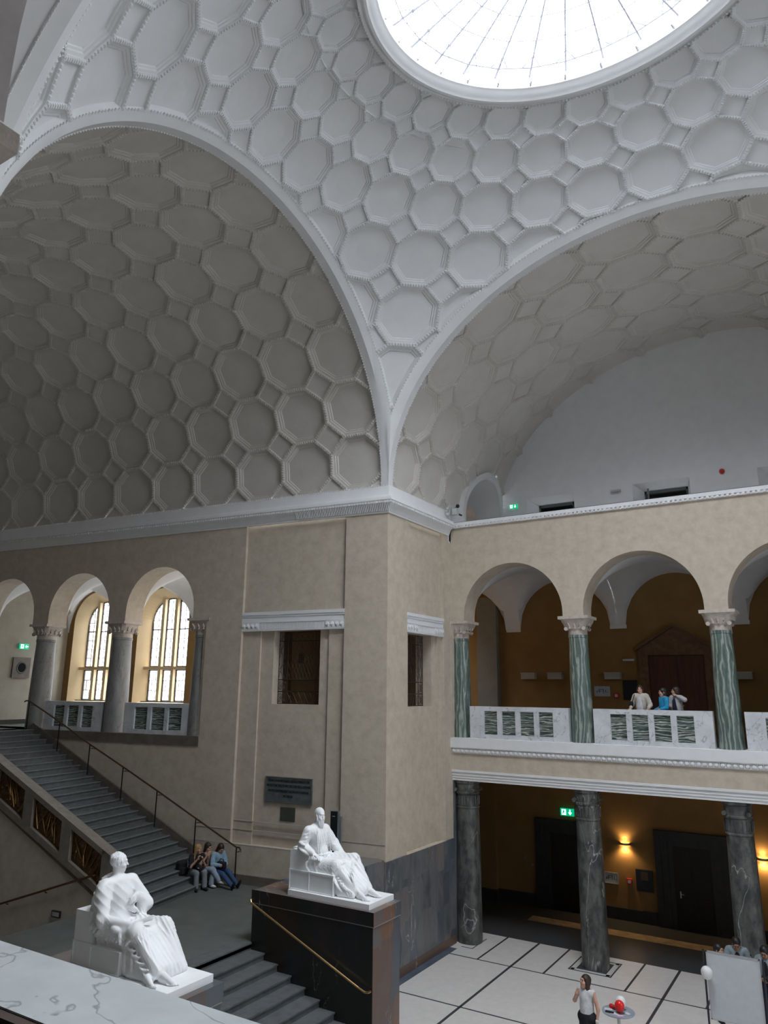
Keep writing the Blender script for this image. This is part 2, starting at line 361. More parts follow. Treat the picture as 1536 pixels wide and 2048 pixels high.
rimarch(lambda t, n, z: (CX-HX-n, CY+t, z), HY, HY, AX, HX)
rimarch(lambda t, n, z: (CX+HX+n, CY+t, z), HY, HY, AX, HX)
rimarch(lambda t, n, z: (CX+t, CY+HY+n, z), HX, HX, AY, HY)
rimarch(lambda t, n, z: (CX+t, CY-HY-n, z), HX, HX, AY, HY)
o = struct(rim.ob('trim_1', PLASTER, smooth='a')); ropes.ob('beading', PLASTER, o)
# left (stair) vault, slightly tapering
TT = math.tan(math.radians(3.435)); LW = 18.0
def fL(v, s, h):
    yc = CY-s*TT; w = HY-s*TT+.08+h; return (XC-s, yc+w*math.cos(v), Z0+(RZ+.08+h)*math.sin(v))
cells = [(math.radians(7.5+15*i), .18+1.84*(j+.5)) for i in range(12) for j in range(10)]
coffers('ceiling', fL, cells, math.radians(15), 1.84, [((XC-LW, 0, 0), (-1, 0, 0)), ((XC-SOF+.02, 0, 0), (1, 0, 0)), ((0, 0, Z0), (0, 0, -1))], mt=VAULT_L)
YL = 27.1
def fR(v, s, h): return (CX-(HX+.08+h)*math.cos(v), YC+s, Z0+(RZ+.08+h)*math.sin(v))
cells = [(math.radians(7.5+15*i), .18+1.84*(j+.5)) for i in range(12) for j in range(5)]
NY, NR, NZ = 25.42, 1.62, 6.35                    # niche arch cut in the side of this vault
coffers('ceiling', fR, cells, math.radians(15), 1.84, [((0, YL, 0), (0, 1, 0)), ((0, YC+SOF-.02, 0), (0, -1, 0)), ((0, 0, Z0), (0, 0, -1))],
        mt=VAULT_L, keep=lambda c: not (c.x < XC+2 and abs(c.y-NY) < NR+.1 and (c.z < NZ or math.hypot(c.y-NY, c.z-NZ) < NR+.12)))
# plain closing vaults (behind and to the right of the camera's view)
m = MB()
m.grid([[(CX+HX+SOF+s, CY+(HY+.08)*math.cos(PI*i/40), Z0+(RZ+.08)*math.sin(PI*i/40)) for i in range(41)] for s in (0, 7.2)])
m.grid([[(CX+(HX+.08)*math.cos(PI*i/40), CY-HY-SOF-s, Z0+(RZ+.08)*math.sin(PI*i/40)) for i in range(41)] for s in (0, 5.0)])
struct(m.ob('ceiling', PLASTER, smooth=True))
# niche in the north vault
m = MB(); A = arc(NY, NZ, NR, NR, PI, 0, 24); A = [(NY-NR, 5.15)]+A+[(NY+NR, 5.15)]
B = [(NY+(a-NY)*1.14, 5.15 if z < 5.2 else NZ+(z-NZ)*1.14) for a, z in A]
def vx(z): return CX-(HX+.08)*math.sqrt(max(0, 1-((max(z, Z0)-Z0)/(RZ+.08))**2))
m.strip([(vx(z)+.10, y, z) for y, z in A], [(vx(z)+.10, y, z) for y, z in B]); m.strip([(vx(z)+.10, y, z) for y, z in B], [(vx(z)-.15, y, z) for y, z in B])
m.strip([(vx(z)+.10, y, z) for y, z in A], [(-13.6, y, z) for y, z in A]); m.poly([(-13.6, y, z) for y, z in A]); m.poly([(-13.65, 23.5, 5.12), (-11.0, 23.5, 5.12), (-11.0, 27.3, 5.12), (-13.65, 27.3, 5.12)])
o = struct(m.ob('trim_2', PLASTER, smooth='a')); r_ = MB(); rope(r_, [(vx(z)+.11, y, z) for y, z in B], Vector((1, 0, .2)).normalized(), .035, .09); r_.ob('beading', PLASTER, o)
_z = [(5.2, -12.2), (6.3, -12.2), (6.7, -12.2), (7.0, -12.27), (7.25, -12.38), (7.5, -12.62), (7.7, -13.0)]; _y = lambda z: NY+math.sqrt(max(0, (NR-.02)**2-max(0, z-NZ)**2))
m = MB(); m.strip([(-13.58, _y(z), z) for z, x in _z], [(x, _y(z), z) for z, x in _z]); m.ob('lit_passage_panel', M('cream_passage_light', (.80, .68, .56), .8), o)  # panel standing for a lit passage, its light put into the cream colour
# lunette wall with sunk windows and end walls
m = MB()
def lun(y, wins, th=.45):
    """half-elliptic wall at y filled as columns, windows = (x0,x1,top)"""
    xs = sorted(set([round(CX-HX-.35+i*(2*HX+.7)/64, 3) for i in range(65)]+[e for w_ in wins for e in w_[:2]]))
    def top(x): return Z0+(RZ+.35)*math.sqrt(max(0, 1-((x-CX)/(HX+.35))**2))
    for a, b in zip(xs, xs[1:]):
        mid = (a+b)/2; zb = 5.1
        for x0, x1, zt in wins:
            if x0 < mid < x1: zb = zt
        m.poly([(a, y, zb), (b, y, zb), (b, y, top(b)), (a, y, top(a))])
    for x0, x1, zt in wins:      # splayed reveals
        ix0, ix1, iz = x0+.34, x1-.14, zt-.24
        m.poly([(x0, y, 5.1), (x0, y, zt), (ix0, y+th, iz), (ix0, y+th, 5.1)]); m.poly([(x1, y, zt), (x1, y, 5.1), (ix1, y+th, 5.1), (ix1, y+th, iz)])
        m.poly([(x0, y, zt), (x1, y, zt), (ix1, y+th, iz), (ix0, y+th, iz)])
LWIN = [(-10.15, -8.24, 7.5), (-6.03, -4.03, 7.53), (-1.84, .16, 7.53)]
lun(YL, LWIN); m.poly([(XC-.2, 23.3, 5.1), (5.2, 23.3, 5.1), (5.2, YL+.5, 5.1), (XC-.2, YL+.5, 5.1)])
struct(m.ob('wall_north', WHITE))
m = MB(); r_ = MB()
for i, (x0, x1, zt) in enumerate(LWIN):
    q = MB(); a, b, zt2, y = x0+.34, x1-.14, zt-.24, YL+.45
    q.box(a, b, y-.02, y+.02, zt2-.10, zt2); q.box(a, a+.06, y-.02, y+.02, 5.1, zt2); q.box(b-.06, b, y-.02, y+.02, 5.1, zt2)
    wn = struct(q.ob(f'window_{i+1}', plain('grey_window_frame', (.10, .11, .11))))
    g = MB(); g.poly([(a, y+.6, 5.1), (b, y+.6, 5.1), (b, y+.6, zt2), (a, y+.6, zt2)]); g.poly([(a, y, 5.1), (a, y+.6, 5.1), (a, y+.6, zt2), (a, y, zt2)]); g.poly([(b, y, 5.1), (b, y+.6, 5.1), (b, y+.6, zt2), (b, y, zt2)]); g.poly([(a, y, zt2), (b, y, zt2), (b, y+.6, zt2), (a, y+.6, zt2)])
    g.ob('pane', plain('dark_window_interior', (.012, .014, .016) if i == 0 else (.05, .05, .045)), wn)
    if i == 1:
        g = MB(); g.add([(a+.12, y-.02, 5.1), (a+.22, y-.42, 5.1), (a+.22, y-.42, zt2-.02), (a+.12, y-.02, zt2-.02)], [(0, 1, 2, 3)]).box(a+.18, a+.24, y-.46, y-.40, 5.1, zt2)
        g.ob('open_casement', plain('grey_casement', (.16, .18, .18)), wn)
        g = MB(); g.box(a+.25, b-.55, y+.3, y+.33, 6.2, zt2-.22); g.ob('roller_blind', plain('pale_blind', (.45, .43, .38)), wn)
# other closing walls
m = MB(); XE = XC-LW
m.poly([(XE, CY-9, 5.0), (XE, CY+9, 5.0), (XE, CY+9, 14), (XE, CY-9, 14)])
struct(m.ob('wall_west', WHITE))
# ================================================================ walls of the stair side (plane A)
def quadT(mb, T, s0, s1, z0, z1, n=0): mb.poly([T(s0, n, z0), T(s1, n, z0), T(s1, n, z1), T(s0, n, z1)])
def panel(mb, T, s0, s1, z0, z1, n0, n1):
    """four sides stepping from depth n0 to n1 round a rectangle"""
    for a in ((s0, s0, z0, z1), (s1, s1, z0, z1)): mb.poly([T(a[0], n0, a[2]), T(a[0], n1, a[2]), T(a[0], n1, a[3]), T(a[0], n0, a[3])])
    for z in (z0, z1): mb.poly([T(s0, n0, z), T(s1, n0, z), T(s1, n1, z), T(s0, n1, z)])
CB = 5.26
m = MB()
quadT(m, TA, -1.43, 0, -4.54, CB)                                   # corner pilaster
quadT(m, TA, -6.60, -5.17, -4.54, CB)                               # left pilaster
def niche(m, T, a, b, wa, wb, ia, ib, zt, N1=.11, N2=.18, N3=.46, zb=-.46, wz=1.78, zl=-4.54):
    """panel recessed between pilasters a..b: strips, sunk field, window opening wa..wb; lintel zone at wz..wz+.6"""
    quadT(m, T, a, b, wz+.6, CB, N1); panel(m, T, a, b, zl, CB, 0, N1)
    for s0, s1 in ((a, ia), (ib, b)): quadT(m, T, s0, s1, zl, wz+.6, N1)
    for s, in ((ia,), (ib,)): m.poly([T(s, N1, zl), T(s, N2, zl), T(s, N2, wz+.6), T(s, N1, wz+.6)])
    quadT(m, T, ia, wa, zl, wz+.6, N2); quadT(m, T, wb, ib, zl, wz+.6, N2); quadT(m, T, wa, wb, zl, zb, N2); quadT(m, T, wa, wb, wz, wz+.6, N2)
    panel(m, T, wa, wb, zb, wz, N2, N3+.3); m.poly([T(a, 0, zl), T(b, 0, zl), T(b, N2, zl), T(a, N2, zl)])
niche(m, TA, -5.17, -1.43, -4.02, -2.34, -4.49, -2.00, 2.38)
# lower band of the pier, slightly proud, down to the stone base
m.poly([TA(-6.6, 0, -4.54), TA(0, 0, -4.54), TA(0, -.03, -4.56), TA(-6.6, -.03, -4.56)])
quadT(m, TA, -6.6, -.62, -5.34, -4.56, -.03)
m.poly([TA(-6.6, 0, CB), TA(-6.6, .9, CB), TA(-6.6, .9, -5.6), TA(-6.6, 0, -5.6)])
m.box(-5.18, -1.42, -.01, .22, -4.62, -4.535, TA); pier = struct(m.ob('wall_pier', BEIGE))
# string lines on the plaster
m = MB()
for z, a, b, n in ((-3.89, -5.17, -1.43, .11), (-4.14, -6.6, 0, 0), (-4.14, -5.17, -1.43, .11), (-4.54, -6.6, 0, -.02)):
    if z == -4.14 and n == 0:
        m.box(-6.6, -5.17, -.012, .01, z-.012, z+.012, TA); m.box(-1.43, 0, -.012, .01, z-.012, z+.012, TA)
    else: m.box(a, b, n-.014, n+.01, z-.014, z+.014, TA)
struct(m.ob('trim_3', M('pale_plaster_line', (.46, .43, .37), .8)))
m = MB(); m.box(-6.7, -.62, -.10, .02, ZP, -5.34, TA); struct(m.ob('baseboard_stair', BROWNST))
# marble facing at the foot of the pier
m = MB(); quadT(m, TA, -.62, 0, ZP, -4.54, -.06); m.poly([TA(-.62, 0, -4.54), TA(0, 0, -4.54), TA(0, -.06, -4.54), TA(-.62, -.06, -4.54)])
struct(m.ob('trim_4', SLATE))
# face B
m = MB()
quadT(m, TB, YC, 19.53, -4.57, CB); quadT(m, TB, 21.97, 22.52, -4.57, CB)
niche(m, TB, 19.53, 21.97, 19.88, 21.40, 19.58, 21.68, 2.33, zb=-.5, wz=1.73, zl=-4.575)
m.box(19.5, 22.0, -.02, .22, -4.64, -4.568, TB); struct(m.ob('wall_pier_side', BEIGE))
m = MB(); m.poly([(XC+.035, YC-.035, -4.57), (XC+.035, 22.55, -4.57), (XC+.035, 22.55, ZF), (XC+.035, YC-.035, ZF)])
m.poly([(XC+.035, YC-.035, -4.57), (XC+.035, 22.55, -4.57), (XC, 22.55, -4.57), (XC, YC, -4.57)])
m.poly([(XC+.035, YC-.035, -4.57), (XC+.035, YC-.035, ZF), TA(-.6, -.06, ZF), TA(-.6, -.06, -4.57)])
m.box(XC-.4, XC+.03, 22.5, 23.35, ZF, -2.5); struct(m.ob('trim_5', SLATE))
m = MB(); m.box(XC+.03, XC+.06, YC-.03, 22.5, ZF, ZF+.22); struct(m.ob('baseboard_pier', slabs('rust_marble_base', [(0, (.10, .06, .04)), (.5, (.16, .085, .05)), (1, (.09, .08, .08))], .6, 3, .35, 'YZ')))
# lintels over the two grille windows
def lintel(T, a, b, z0, nm):
    e = empty('window_lintel', T(a, 0, z0), nm, 'lintel', 'stucco lintels over the grille windows')
    m = MB()
    for n0, za, zb in ((-.02, .50, .60), (.0, .44, .50), (.02, .29, .44), (.0, .26, .29), (.03, .04, .26), (.01, .0, .04)): m.box(a, b, n0, .14, z0+za, z0+zb, T)
    par(m.ob('cornice_bands', WHITE), e)
    L = b-a; w = min(.66, L*.28); m = MB(); n = int((L-2*w)/.045)
    for i in range(n):
        s = a+w+(i+.5)*(L-2*w)/n; m.box(s-.012, s+.012, .012, .05, z0+.05, z0+.25, T)
    par(m.ob('fluted_frieze', WHITE), e)
    for s0 in (a, b-w):
        m = MB(); m.box(s0, s0+w, .0, .05, z0+.03, z0+.27, T)
        k = 4
        for i in range(k):
            c = s0+(i+.5)*w/k
            G = [[T(c+r*math.cos(q), .0-.03*math.cos(r/.07*PI/2), z0+.145+r*1.25*math.sin(q)) for q in [2*PI*j/10 for j in range(10)]] for r in (.07, .05, .025, .004)]
            m.grid(G, closev=True)
            for j in range(5):
                q = PI*(j+.5)/5; m.tube([T(c+.02*math.cos(q), -.035, z0+.13+.02*math.sin(q)), T(c+.065*math.cos(q), -.02, z0+.13+.10*math.sin(q))], .009, 4)
        par(m.ob('carved_capital_block', WHITE), e)
lintel(TA, -5.17, -1.43, 1.78, 'wide white stucco lintel with fluted frieze on the stair face of the pier')
lintel(TB, 19.53, 21.97, 1.73, 'narrow white stucco lintel on the side face of the pier')
# grilles
def grille(T, a, b, z0, z1, n, name, label):
    e = empty('window_grille', T(a, n, z0), label, 'grille', 'bronze grilles of the pier windows')
    m = MB(); W, H = b-a, z1-z0; t = .014
    def bar(p, q, r=.011): m.tube([T(a+p[0], n, z0+p[1]), T(a+q[0], n, z0+q[1])], r, 4)
    cw = .30*W/1.5
    for x in (0.01, W-.01, cw, W-cw): bar((x, 0), (x, H), .014)
    for z in (.01, .38, .74, H-.30, H-.01): bar((0, z), (W, z), .014)
    par(m.ob('frame_bars', GRILLE), e); m = MB()
    n_ = 6
    for (x0, x1) in ((0, cw), (W-cw, W)):
        for j in (-1, 1):
            bar((x0, .74) if j > 0 else (x1, .74), (x1, H-.3) if j > 0 else (x0, H-.3), .007)
            xm = (x0+x1)/2; bar((xm, .74), (x0 if j > 0 else x1, (.74+H-.3)/2), .007); bar((x0 if j > 0 else x1, (.74+H-.3)/2), (xm, H-.3), .007)
            bar((x0, .74+(H-1.04)*.25), (x1, .74+(H-1.04)*(.25+.25*j)), .006); bar((x0, .74+(H-1.04)*.75), (x1, .74+(H-1.04)*(.75+.25*j)), .006)
    k = 9; x0, x1 = cw, W-cw; zz0, zz1 = .74, H-.3; dx = (x1-x0)/4
    for i in range(-12, 16):
        for sg in (-1, 1):
            pts = []
            for q in range(61):
                z = zz0+(zz1-zz0)*q/60; x = x0+i*dx/2+sg*(z-zz0)*.45
                if x0 <= x <= x1: pts.append((x, z))
            if len(pts) > 1: bar(pts[0], pts[-1], .0045)
    par(m.ob('lattice', GRILLE), e); m = MB()
    for (cx, cz, R) in [(cw/2, .19, .13), (cw/2, .56, .13), (W-cw/2, .19, .13), (W-cw/2, .56, .13), (cw/2, H-.15, .11), (W-cw/2, H-.15, .11)]:
        m = MB()
        for q in range(4):
            ax, az = cx+.5*R*(1 if q % 2 else -1)*min(1, cw/.3), cz+.5*R*(1 if q > 1 else -1); P = [T(a+ax+.42*R*math.cos(2*PI*i/10), n-.01, z0+az+.42*R*math.sin(2*PI*i/10)) for i in range(11)]; m.tube(P, .008, 4)
        m.tube([T(a+cx-R, n-.01, z0+cz-R), T(a+cx+R, n-.01, z0+cz+R)], .007, 4); m.tube([T(a+cx-R, n-.01, z0+cz+R), T(a+cx+R, n-.01, z0+cz-R)], .007, 4); par(m.ob('rosette', GRILLE), e)
    m = MB()
    for i in range(5):
        xa = x0+(x1-x0)*i/5; xb = x0+(x1-x0)*(i+1)/5
        for za, zb in ((.01, .38), (H-.3, H-.01)): m.tube([T(a+xa, n, z0+za), T(a+xb, n, z0+zb)], .006, 4); m.tube([T(a+xa, n, z0+zb), T(a+xb, n, z0+za)], .006, 4)
    par(m.ob('cross_bars', GRILLE), e); m = MB(); c = W/2; cz = .74+(H-1.04)*.55
    m.box(a+c-.10, a+c+.10, n-.03, n, z0+cz-.13, z0+cz+.13, T)
    P = [(c-.10, cz-.13), (c+.1, cz-.13), (c+.1, cz+.13), (c-.1, cz+.13), (c-.1, cz-.13)]
    for p, q in zip(P, P[1:]): bar(p, q, .012)
    for p, q, r in (((c-.1, cz), (c-.17, cz+.08), (c-.26, cz)), ((c-.1, cz), (c-.17, cz-.08), (c-.26, cz)), ((c+.1, cz), (c+.17, cz+.08), (c+.26, cz)), ((c+.1, cz), (c+.17, cz-.08), (c+.26, cz)), ((c-.1, cz+.13), (c, cz+.18), (c, cz+.42)), ((c+.1, cz+.13), (c, cz+.18), (c, cz+.42)), ((c-.1, cz-.13), (c, cz-.18), (c, cz-.42)), ((c+.1, cz-.13), (c, cz-.18), (c, cz-.42))): bar(p, q, .009); bar(q, r, .009)
    par(m.ob('centre_cartouche', GRILLE), e)
grille(TA, -4.02, -2.34, -.46, 1.78, .50, 'a', 'bronze window grille on the broad stair face of the pier')
grille(TB, 19.88, 21.40, -.50, 1.73, .50, 'b', 'bronze window grille on the narrow side face of the pier')
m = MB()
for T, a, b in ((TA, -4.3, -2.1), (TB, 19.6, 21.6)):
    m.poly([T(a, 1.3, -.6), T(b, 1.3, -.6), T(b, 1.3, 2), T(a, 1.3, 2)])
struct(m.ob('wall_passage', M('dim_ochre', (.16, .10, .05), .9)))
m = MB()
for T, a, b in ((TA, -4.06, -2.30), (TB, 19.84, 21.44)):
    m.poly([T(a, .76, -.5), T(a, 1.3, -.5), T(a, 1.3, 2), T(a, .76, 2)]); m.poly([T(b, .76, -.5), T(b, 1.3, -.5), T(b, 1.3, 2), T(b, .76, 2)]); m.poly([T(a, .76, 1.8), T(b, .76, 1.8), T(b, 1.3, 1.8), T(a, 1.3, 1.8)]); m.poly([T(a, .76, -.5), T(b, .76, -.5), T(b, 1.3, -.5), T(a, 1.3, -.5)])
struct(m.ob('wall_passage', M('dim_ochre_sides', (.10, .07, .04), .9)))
# ---------------------------------------------------------------- cornice round the pier
CPROF = [(0, 5.24), (.035, 5.24), (.035, 5.28), (.055, 5.30), (.075, 5.37), (.115, 5.44), (.175, 5.50), (.20, 5.52), (.20, 5.585), (.235, 5.60), (.225, 5.70), (.20, 5.735), (.10, 5.75), (.07, 5.80), (.06, 6.06), (.035, 6.075), (.035, 6.11), (-.4, 6.14)]
def miterA(s, p, z): return TA(s, -p, z)
m = MB(); fr = []
for s in (-LW-1, -12, -6): fr.append(lambda p, z, s=s: TA(s, -p, z))
def corner(p, z):   # meeting of plane A offset p and plane B offset p
    # point XC+p in x ; on A-offset line
    x = XC+p; s = (x-XC-p*UAy)/UAx; return TA(s, -p, z)
fr.append(corner); fr.append(lambda p, z: (XC+p, 22.3, z)); fr.append(lambda p, z: (XC+p, 22.38-.0, z))
m.sweep(CPROF, fr)
m.poly([(XC+p, 22.38, z) for p, z in CPROF]+[(XC-.1, 22.38, 5.24)])
cor = struct(m.ob('trim_6', WHITE, smooth='a'))
d = MB(); fl = MB()
s = -LW
while s < .15:
    d.box(s, s+.055, -.225, -.15, 5.515, 5.58, TA); s += .095
y = YC-.18
while y < 22.36:
    d.box(XC+.15, XC+.225, y, y+.055, 5.515, 5.58); y += .095
d.ob('dentils', WHITE, cor)
s = -3.2
while s < .05:
    fl.add([TA(s, -.062, 5.300), TA(s+.03, -.062, 5.300), TA(s+.03, -.182, 5.505), TA(s, -.182, 5.505), TA(s+.015, -.076, 5.292), TA(s+.015, -.193, 5.497)], [(0, 4, 5, 3), (4, 1, 2, 5)]); s += .06
fl.ob('fluting', WHITE, cor)
rp = MB(); rope(rp, [TA(-LW, -.045, 6.10), TA(-6, -.045, 6.10), TA(0, -.045, 6.10), (XC+.045, 22.38, 6.10)], Vector((.4, -.6, .5)).normalized(), .028, .085); rp.ob('beading', WHITE, cor)
# ---------------------------------------------------------------- stair arcade (left wall) and its corridor
AC = [-8.67, -12.47, -16.27]; RA = 1.50; ZS = 2.60
m = MB()
arcwall(m, TA, -LW-.6, -6.60, ZS-.32, CB, [(c, RA, ZS, ZS-.32) for c in AC[::-1]], .85, 24)
m2 = MB(); m2.box(-6.72, -6.60, .05, .80, ZG, ZS-.32, TA)
struct(m.ob('wall_stair', BEIGE)); struct(m2.ob('wall_stair', BEIGE))
m = MB(); quadT(m, TA, -LW-.6, -6.60, ZP-2.5, -1.79, 0); struct(m.ob('wall_stair', BEIGE))
m = MB(); m.box(-LW, -6.6, -.035, .9, -1.79, ZG, TA); struct(m.ob('trim_7', BROWNST))
# corridor floor, windows wall
WD, GD = 4.5, 5.05                                                   # window wall face and glass plane
WC = [-8.72, -12.45, -16.2]
m = MB(); m.poly([TA(-LW-.2, .85, ZG), TA(-3, .85, ZG), TA(-3, 6, ZG), TA(-LW-.2, 6, ZG)]); struct(m.ob('floor', STEPN))
def winwall(c, RO=1.36, zso=2.78, zb=-.62):
    pass
m = MB(); arcwall(m, lambda s_, n_, z_: TA(s_, n_+WD, z_), -LW-.2, -3, ZG, 5.0, [(c, 1.36, 2.78, -.62) for c in WC[::-1]], .02, 28, soffit=MB(), back=False)
for z0_ in (0,): pass
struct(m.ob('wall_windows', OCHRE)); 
RI, ZSI, ZBI = 1.03, 2.72, -.55
for i, c in enumerate(WC):
    m = MB()   # splayed reveal from outer outline at WD to inner at GD
    n = 28
    Po = [(c-1.36, -.62)]+arc(c, 2.78, 1.36, 1.36, PI, 0, n)+[(c+1.36, -.62), (c-1.36, -.62)]
    Pi = [(c-RI, ZBI)]+arc(c, ZSI, RI, RI, PI, 0, n)+[(c+RI, ZBI), (c-RI, ZBI)]
    m.strip([TA(a, WD, b) for a, b in Po], [TA(a, GD, b) for a, b in Pi])
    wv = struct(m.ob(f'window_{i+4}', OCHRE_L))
    mu = MB()
    for x in (-.345, .345):
        zt = ZSI+math.sqrt(RI**2-x*x); mu.box(c+x-.075, c+x+.075, GD-.20, GD+.03, ZBI, zt, TA)
    mu.box(c-RI-.13, c+RI+.13, GD-.24, GD+.03, .74, .86, TA)
    mu.ob('stone_mullion', OCHRE_L, wv)
    st = MB(); st.box(c-RI-.1, c+RI+.1, GD-.30, GD-.02, ZBI-.07, ZBI, TA); st.ob('sill', plain('dark_sill', (.05, .035, .025)), wv)
    fr_ = MB(); ld = MB(); gl = MB()
    def topz(x): return ZSI+math.sqrt(max(0, RI*RI-(x)**2))
    for x0, x1 in ((-RI, -.42), (-.27, .27), (.42, RI)):
        # lower light
        for (a, b) in ((x0, x0+.035), (x1-.035, x1)): fr_.box(c+a, c+b, GD-.03, GD+.03, ZBI, .74, TA)
        fr_.box(c+x0, c+x1, GD-.03, GD+.03, ZBI, ZBI+.04, TA); fr_.box(c+x0, c+x1, GD-.03, GD+.03, .70, .74, TA); fr_.box(c+x0, c+x1, GD-.03, GD+.03, .86, .90, TA)
        zm = 2.42
        k = 10; xs = [x0+(x1-x0)*j/k for j in range(k+1)]
        for (a, b) in ((x0, x0+.035), (x1-.035, x1)):
            mid = min(abs(a), abs(b)); zt = topz(a if abs(a) < abs(b) else b) if abs(a) < RI else ZSI
            fr_.box(c+a, c+b, GD-.03, GD+.03, .86, max(zt, ZSI-.02), TA)
        for a, b in zip(xs, xs[1:]):
            fr_.add([TA(c+a, GD-.03, topz(a)-.045), TA(c+b, GD-.03, topz(b)-.045), TA(c+b, GD-.03, topz(b)), TA(c+a, GD-.03, topz(a)), TA(c+a, GD+.03, topz(a)-.045), TA(c+b, GD+.03, topz(b)-.045)], [(0, 1, 2, 3), (0, 1, 5, 4)])
        ld.box(c+x0, c+x1, GD-.015, GD+.015, zm-.022, zm+.022, TA)
        xmid = (x0+x1)/2
        ld.box(c+xmid-.010, c+xmid+.010, GD-.01, GD+.01, .86, max(ZSI, topz(xmid)), TA)
        z = .86+.39
        while z < topz(min(abs(x0), abs(x1))):
            xe0, xe1 = x0, x1
            if z > ZSI:
                lim = math.sqrt(max(0, RI*RI-(z-ZSI)**2)); xe0, xe1 = max(x0, -lim), min(x1, lim)
            if xe1 > xe0: ld.box(c+xe0, c+xe1, GD-.01, GD+.01, z-.010, z+.010, TA)
            z += .39
        for (za, zb, xf) in ((ZBI, -.13, .62), (-.13, .29, .3), (.29, .74, .62)):
            ld.box(c+x0, c+x1, GD-.01, GD+.01, zb-.012, zb+.012, TA); ld.box(c+x0+(x1-x0)*xf-.01, c+x0+(x1-x0)*xf+.01, GD-.01, GD+.01, za, zb, TA)
    P = [(c-RI, ZBI)]+arc(c, ZSI, RI, RI, PI, 0, n)+[(c+RI, ZBI)]
    gl.poly([TA(a, GD+.02, b) for a, b in P])
    fr_.ob('frame', WINFR, wv); ld.ob('leading', WINFR, wv); gl.ob('pane', WGLASS, wv)
    a_ = area('window_daylight', TA(c, GD+.15, 1.6), (0, 0, 0), 2.0, 4.3, 1, portal=True)
    a_.rotation_euler = (PI/2, 0, DA+PI); a_.rotation_euler = (-PI/2, 0, DA)
# end wall of the landing with exit sign
m = MB(); m.poly([TA(-17.9, -8, ZG), TA(-17.9, 6, ZG), TA(-17.9, 6, CB), TA(-17.9, -8, CB)]); struct(m.ob('wall_landing', M('grey_beige_plaster', (.38, .36, .30), .85, (.33, .31, .26), 2)))
m = MB(); m.box(-17.9, -17.86, -8, 6, ZG, ZG+.18, TA); struct(m.ob('baseboard_landing', DARKST))
# groin vaults
def groin(mb, T, c, hx, n0, n1, zs, rise, fx, N=22, foot=1.72):
    """cross vault over a bay: c centre, half length hx, n0..n1 depth"""
    nc, hn = (n0+n1)/2, (n1-n0)/2
    xs = sorted(set([round(-hx+2*hx*i/N, 4) for i in range(N+1)]+[-fx, fx])); ns = [round(-hn+2*hn*j/N, 4) for j in range(N+1)]
    def z(x, y):
        a = 1-(x/fx)**2 if abs(x) < fx else 0; b = 1-(y/hn)**2
        return zs+max(rise*math.sqrt(max(0, a)), rise*math.sqrt(max(0, b)))
    mb.grid([[T(c+x, nc+y, z(x, y)) for y in ns] for x in xs])
    return mb
m = MB()
for c in AC: groin(m, TA, c, 1.9, .85, WD, 2.36, 1.84, 1.58)
for c in AC:
    for s in (c-1.9, c+1.9):
        pass
struct(m.ob('ceiling', WHITE, smooth='a'))
# ---------------------------------------------------------------- gallery wall (north)
GC = [-9.115, -5.01, -.90, 3.21]; GRD = 1.74; GZS = 2.42
m = MB(); arcwall(m, TG, XC, 5.1, 2.28, 5.53, [(c, GRD if i else 1.71, GZS, 2.28) for i, c in enumerate(GC)], .85, 32)
m.poly([(XC, 22.5, 5.53), (5.1, 22.5, 5.53), (5.1, 23.35, 5.53), (XC, 23.35, 5.53)])
m.box(XC-.3, XC+.03, 22.45, 23.35, -2.5, 5.3)
mm_ = MB(); mm_.box(XC-.5, XC+.03, 22.34, 23.66, 5.05, 6.16); mm_.box(XC-.5, XC+.03, 22.38, 22.5, 5.0, 5.6); mm_.box(XC-.5, XC+.03, 27.08, 27.3, 5.05, 6.16); struct(mm_.ob('trim_14', WHITE))
struct(m.ob('wall_gallery', BEIGE))
m = MB(); m.box(XC, 5.1, 22.40, 23.4, 5.575, 5.69); m.box(XC, 5.1, 22.44, 22.5, 5.50, 5.575); pr = struct(m.ob('trim_8', WHITE))
d = MB(); x = XC+.02
while x < 5: d.box(x, x+.075, 22.405, 22.45, 5.51, 5.575); x += .135
d.ob('dentils', WHITE, pr)
m = MB(); m.box(XC+.02, 5.1, 22.398, 22.41, 5.688, 5.700); struct(m.ob('trim_9', LINE))
# gallery edge: ledge, frieze, beam
m = MB(); X0, X1 = XC-.05, 5.1
m.box(X0, X1, 22.36, 23.4, -1.80, ZG); m.box(X0, X1, 22.40, 22.6, -1.835, -1.80); m.box(X0, X1, 22.42, 22.6, -1.965, -1.835); m.box(X0, X1, 22.44, 22.6, -1.985, -1.965)
led = struct(m.ob('trim_10', WHITE)); g = MB(); x = XC+.02
while x < 5.0:
    G = [[(x+.075+.062*math.cos(q)*r, 22.41-.028*math.sqrt(1-r*r*.98), -1.90+.058*math.sin(q)*r) for q in [2*PI*j/10 for j in range(10)]] for r in (1, .75, .4, .02)]
    g.grid(G, closev=True); g.box(x-.008, x+.008, 22.395, 22.42, -1.96, -1.84); x += .152
g.ob('egg_moulding', WHITE, led)
m = MB(); m.box(X0, X1, 22.47, 23.3, -2.52, -1.985); struct(m.ob('wall_gallery_frieze', BEIGE))
m = MB()
for p_, za, zb in ((.09, -2.56, -2.50), (.055, -2.66, -2.56), (.035, -2.74, -2.66), (.015, -2.82, -2.74)): m.box(X0, X1, 22.5-p_, 23.4, za, zb)
struct(m.ob('trim_11', WHITE))
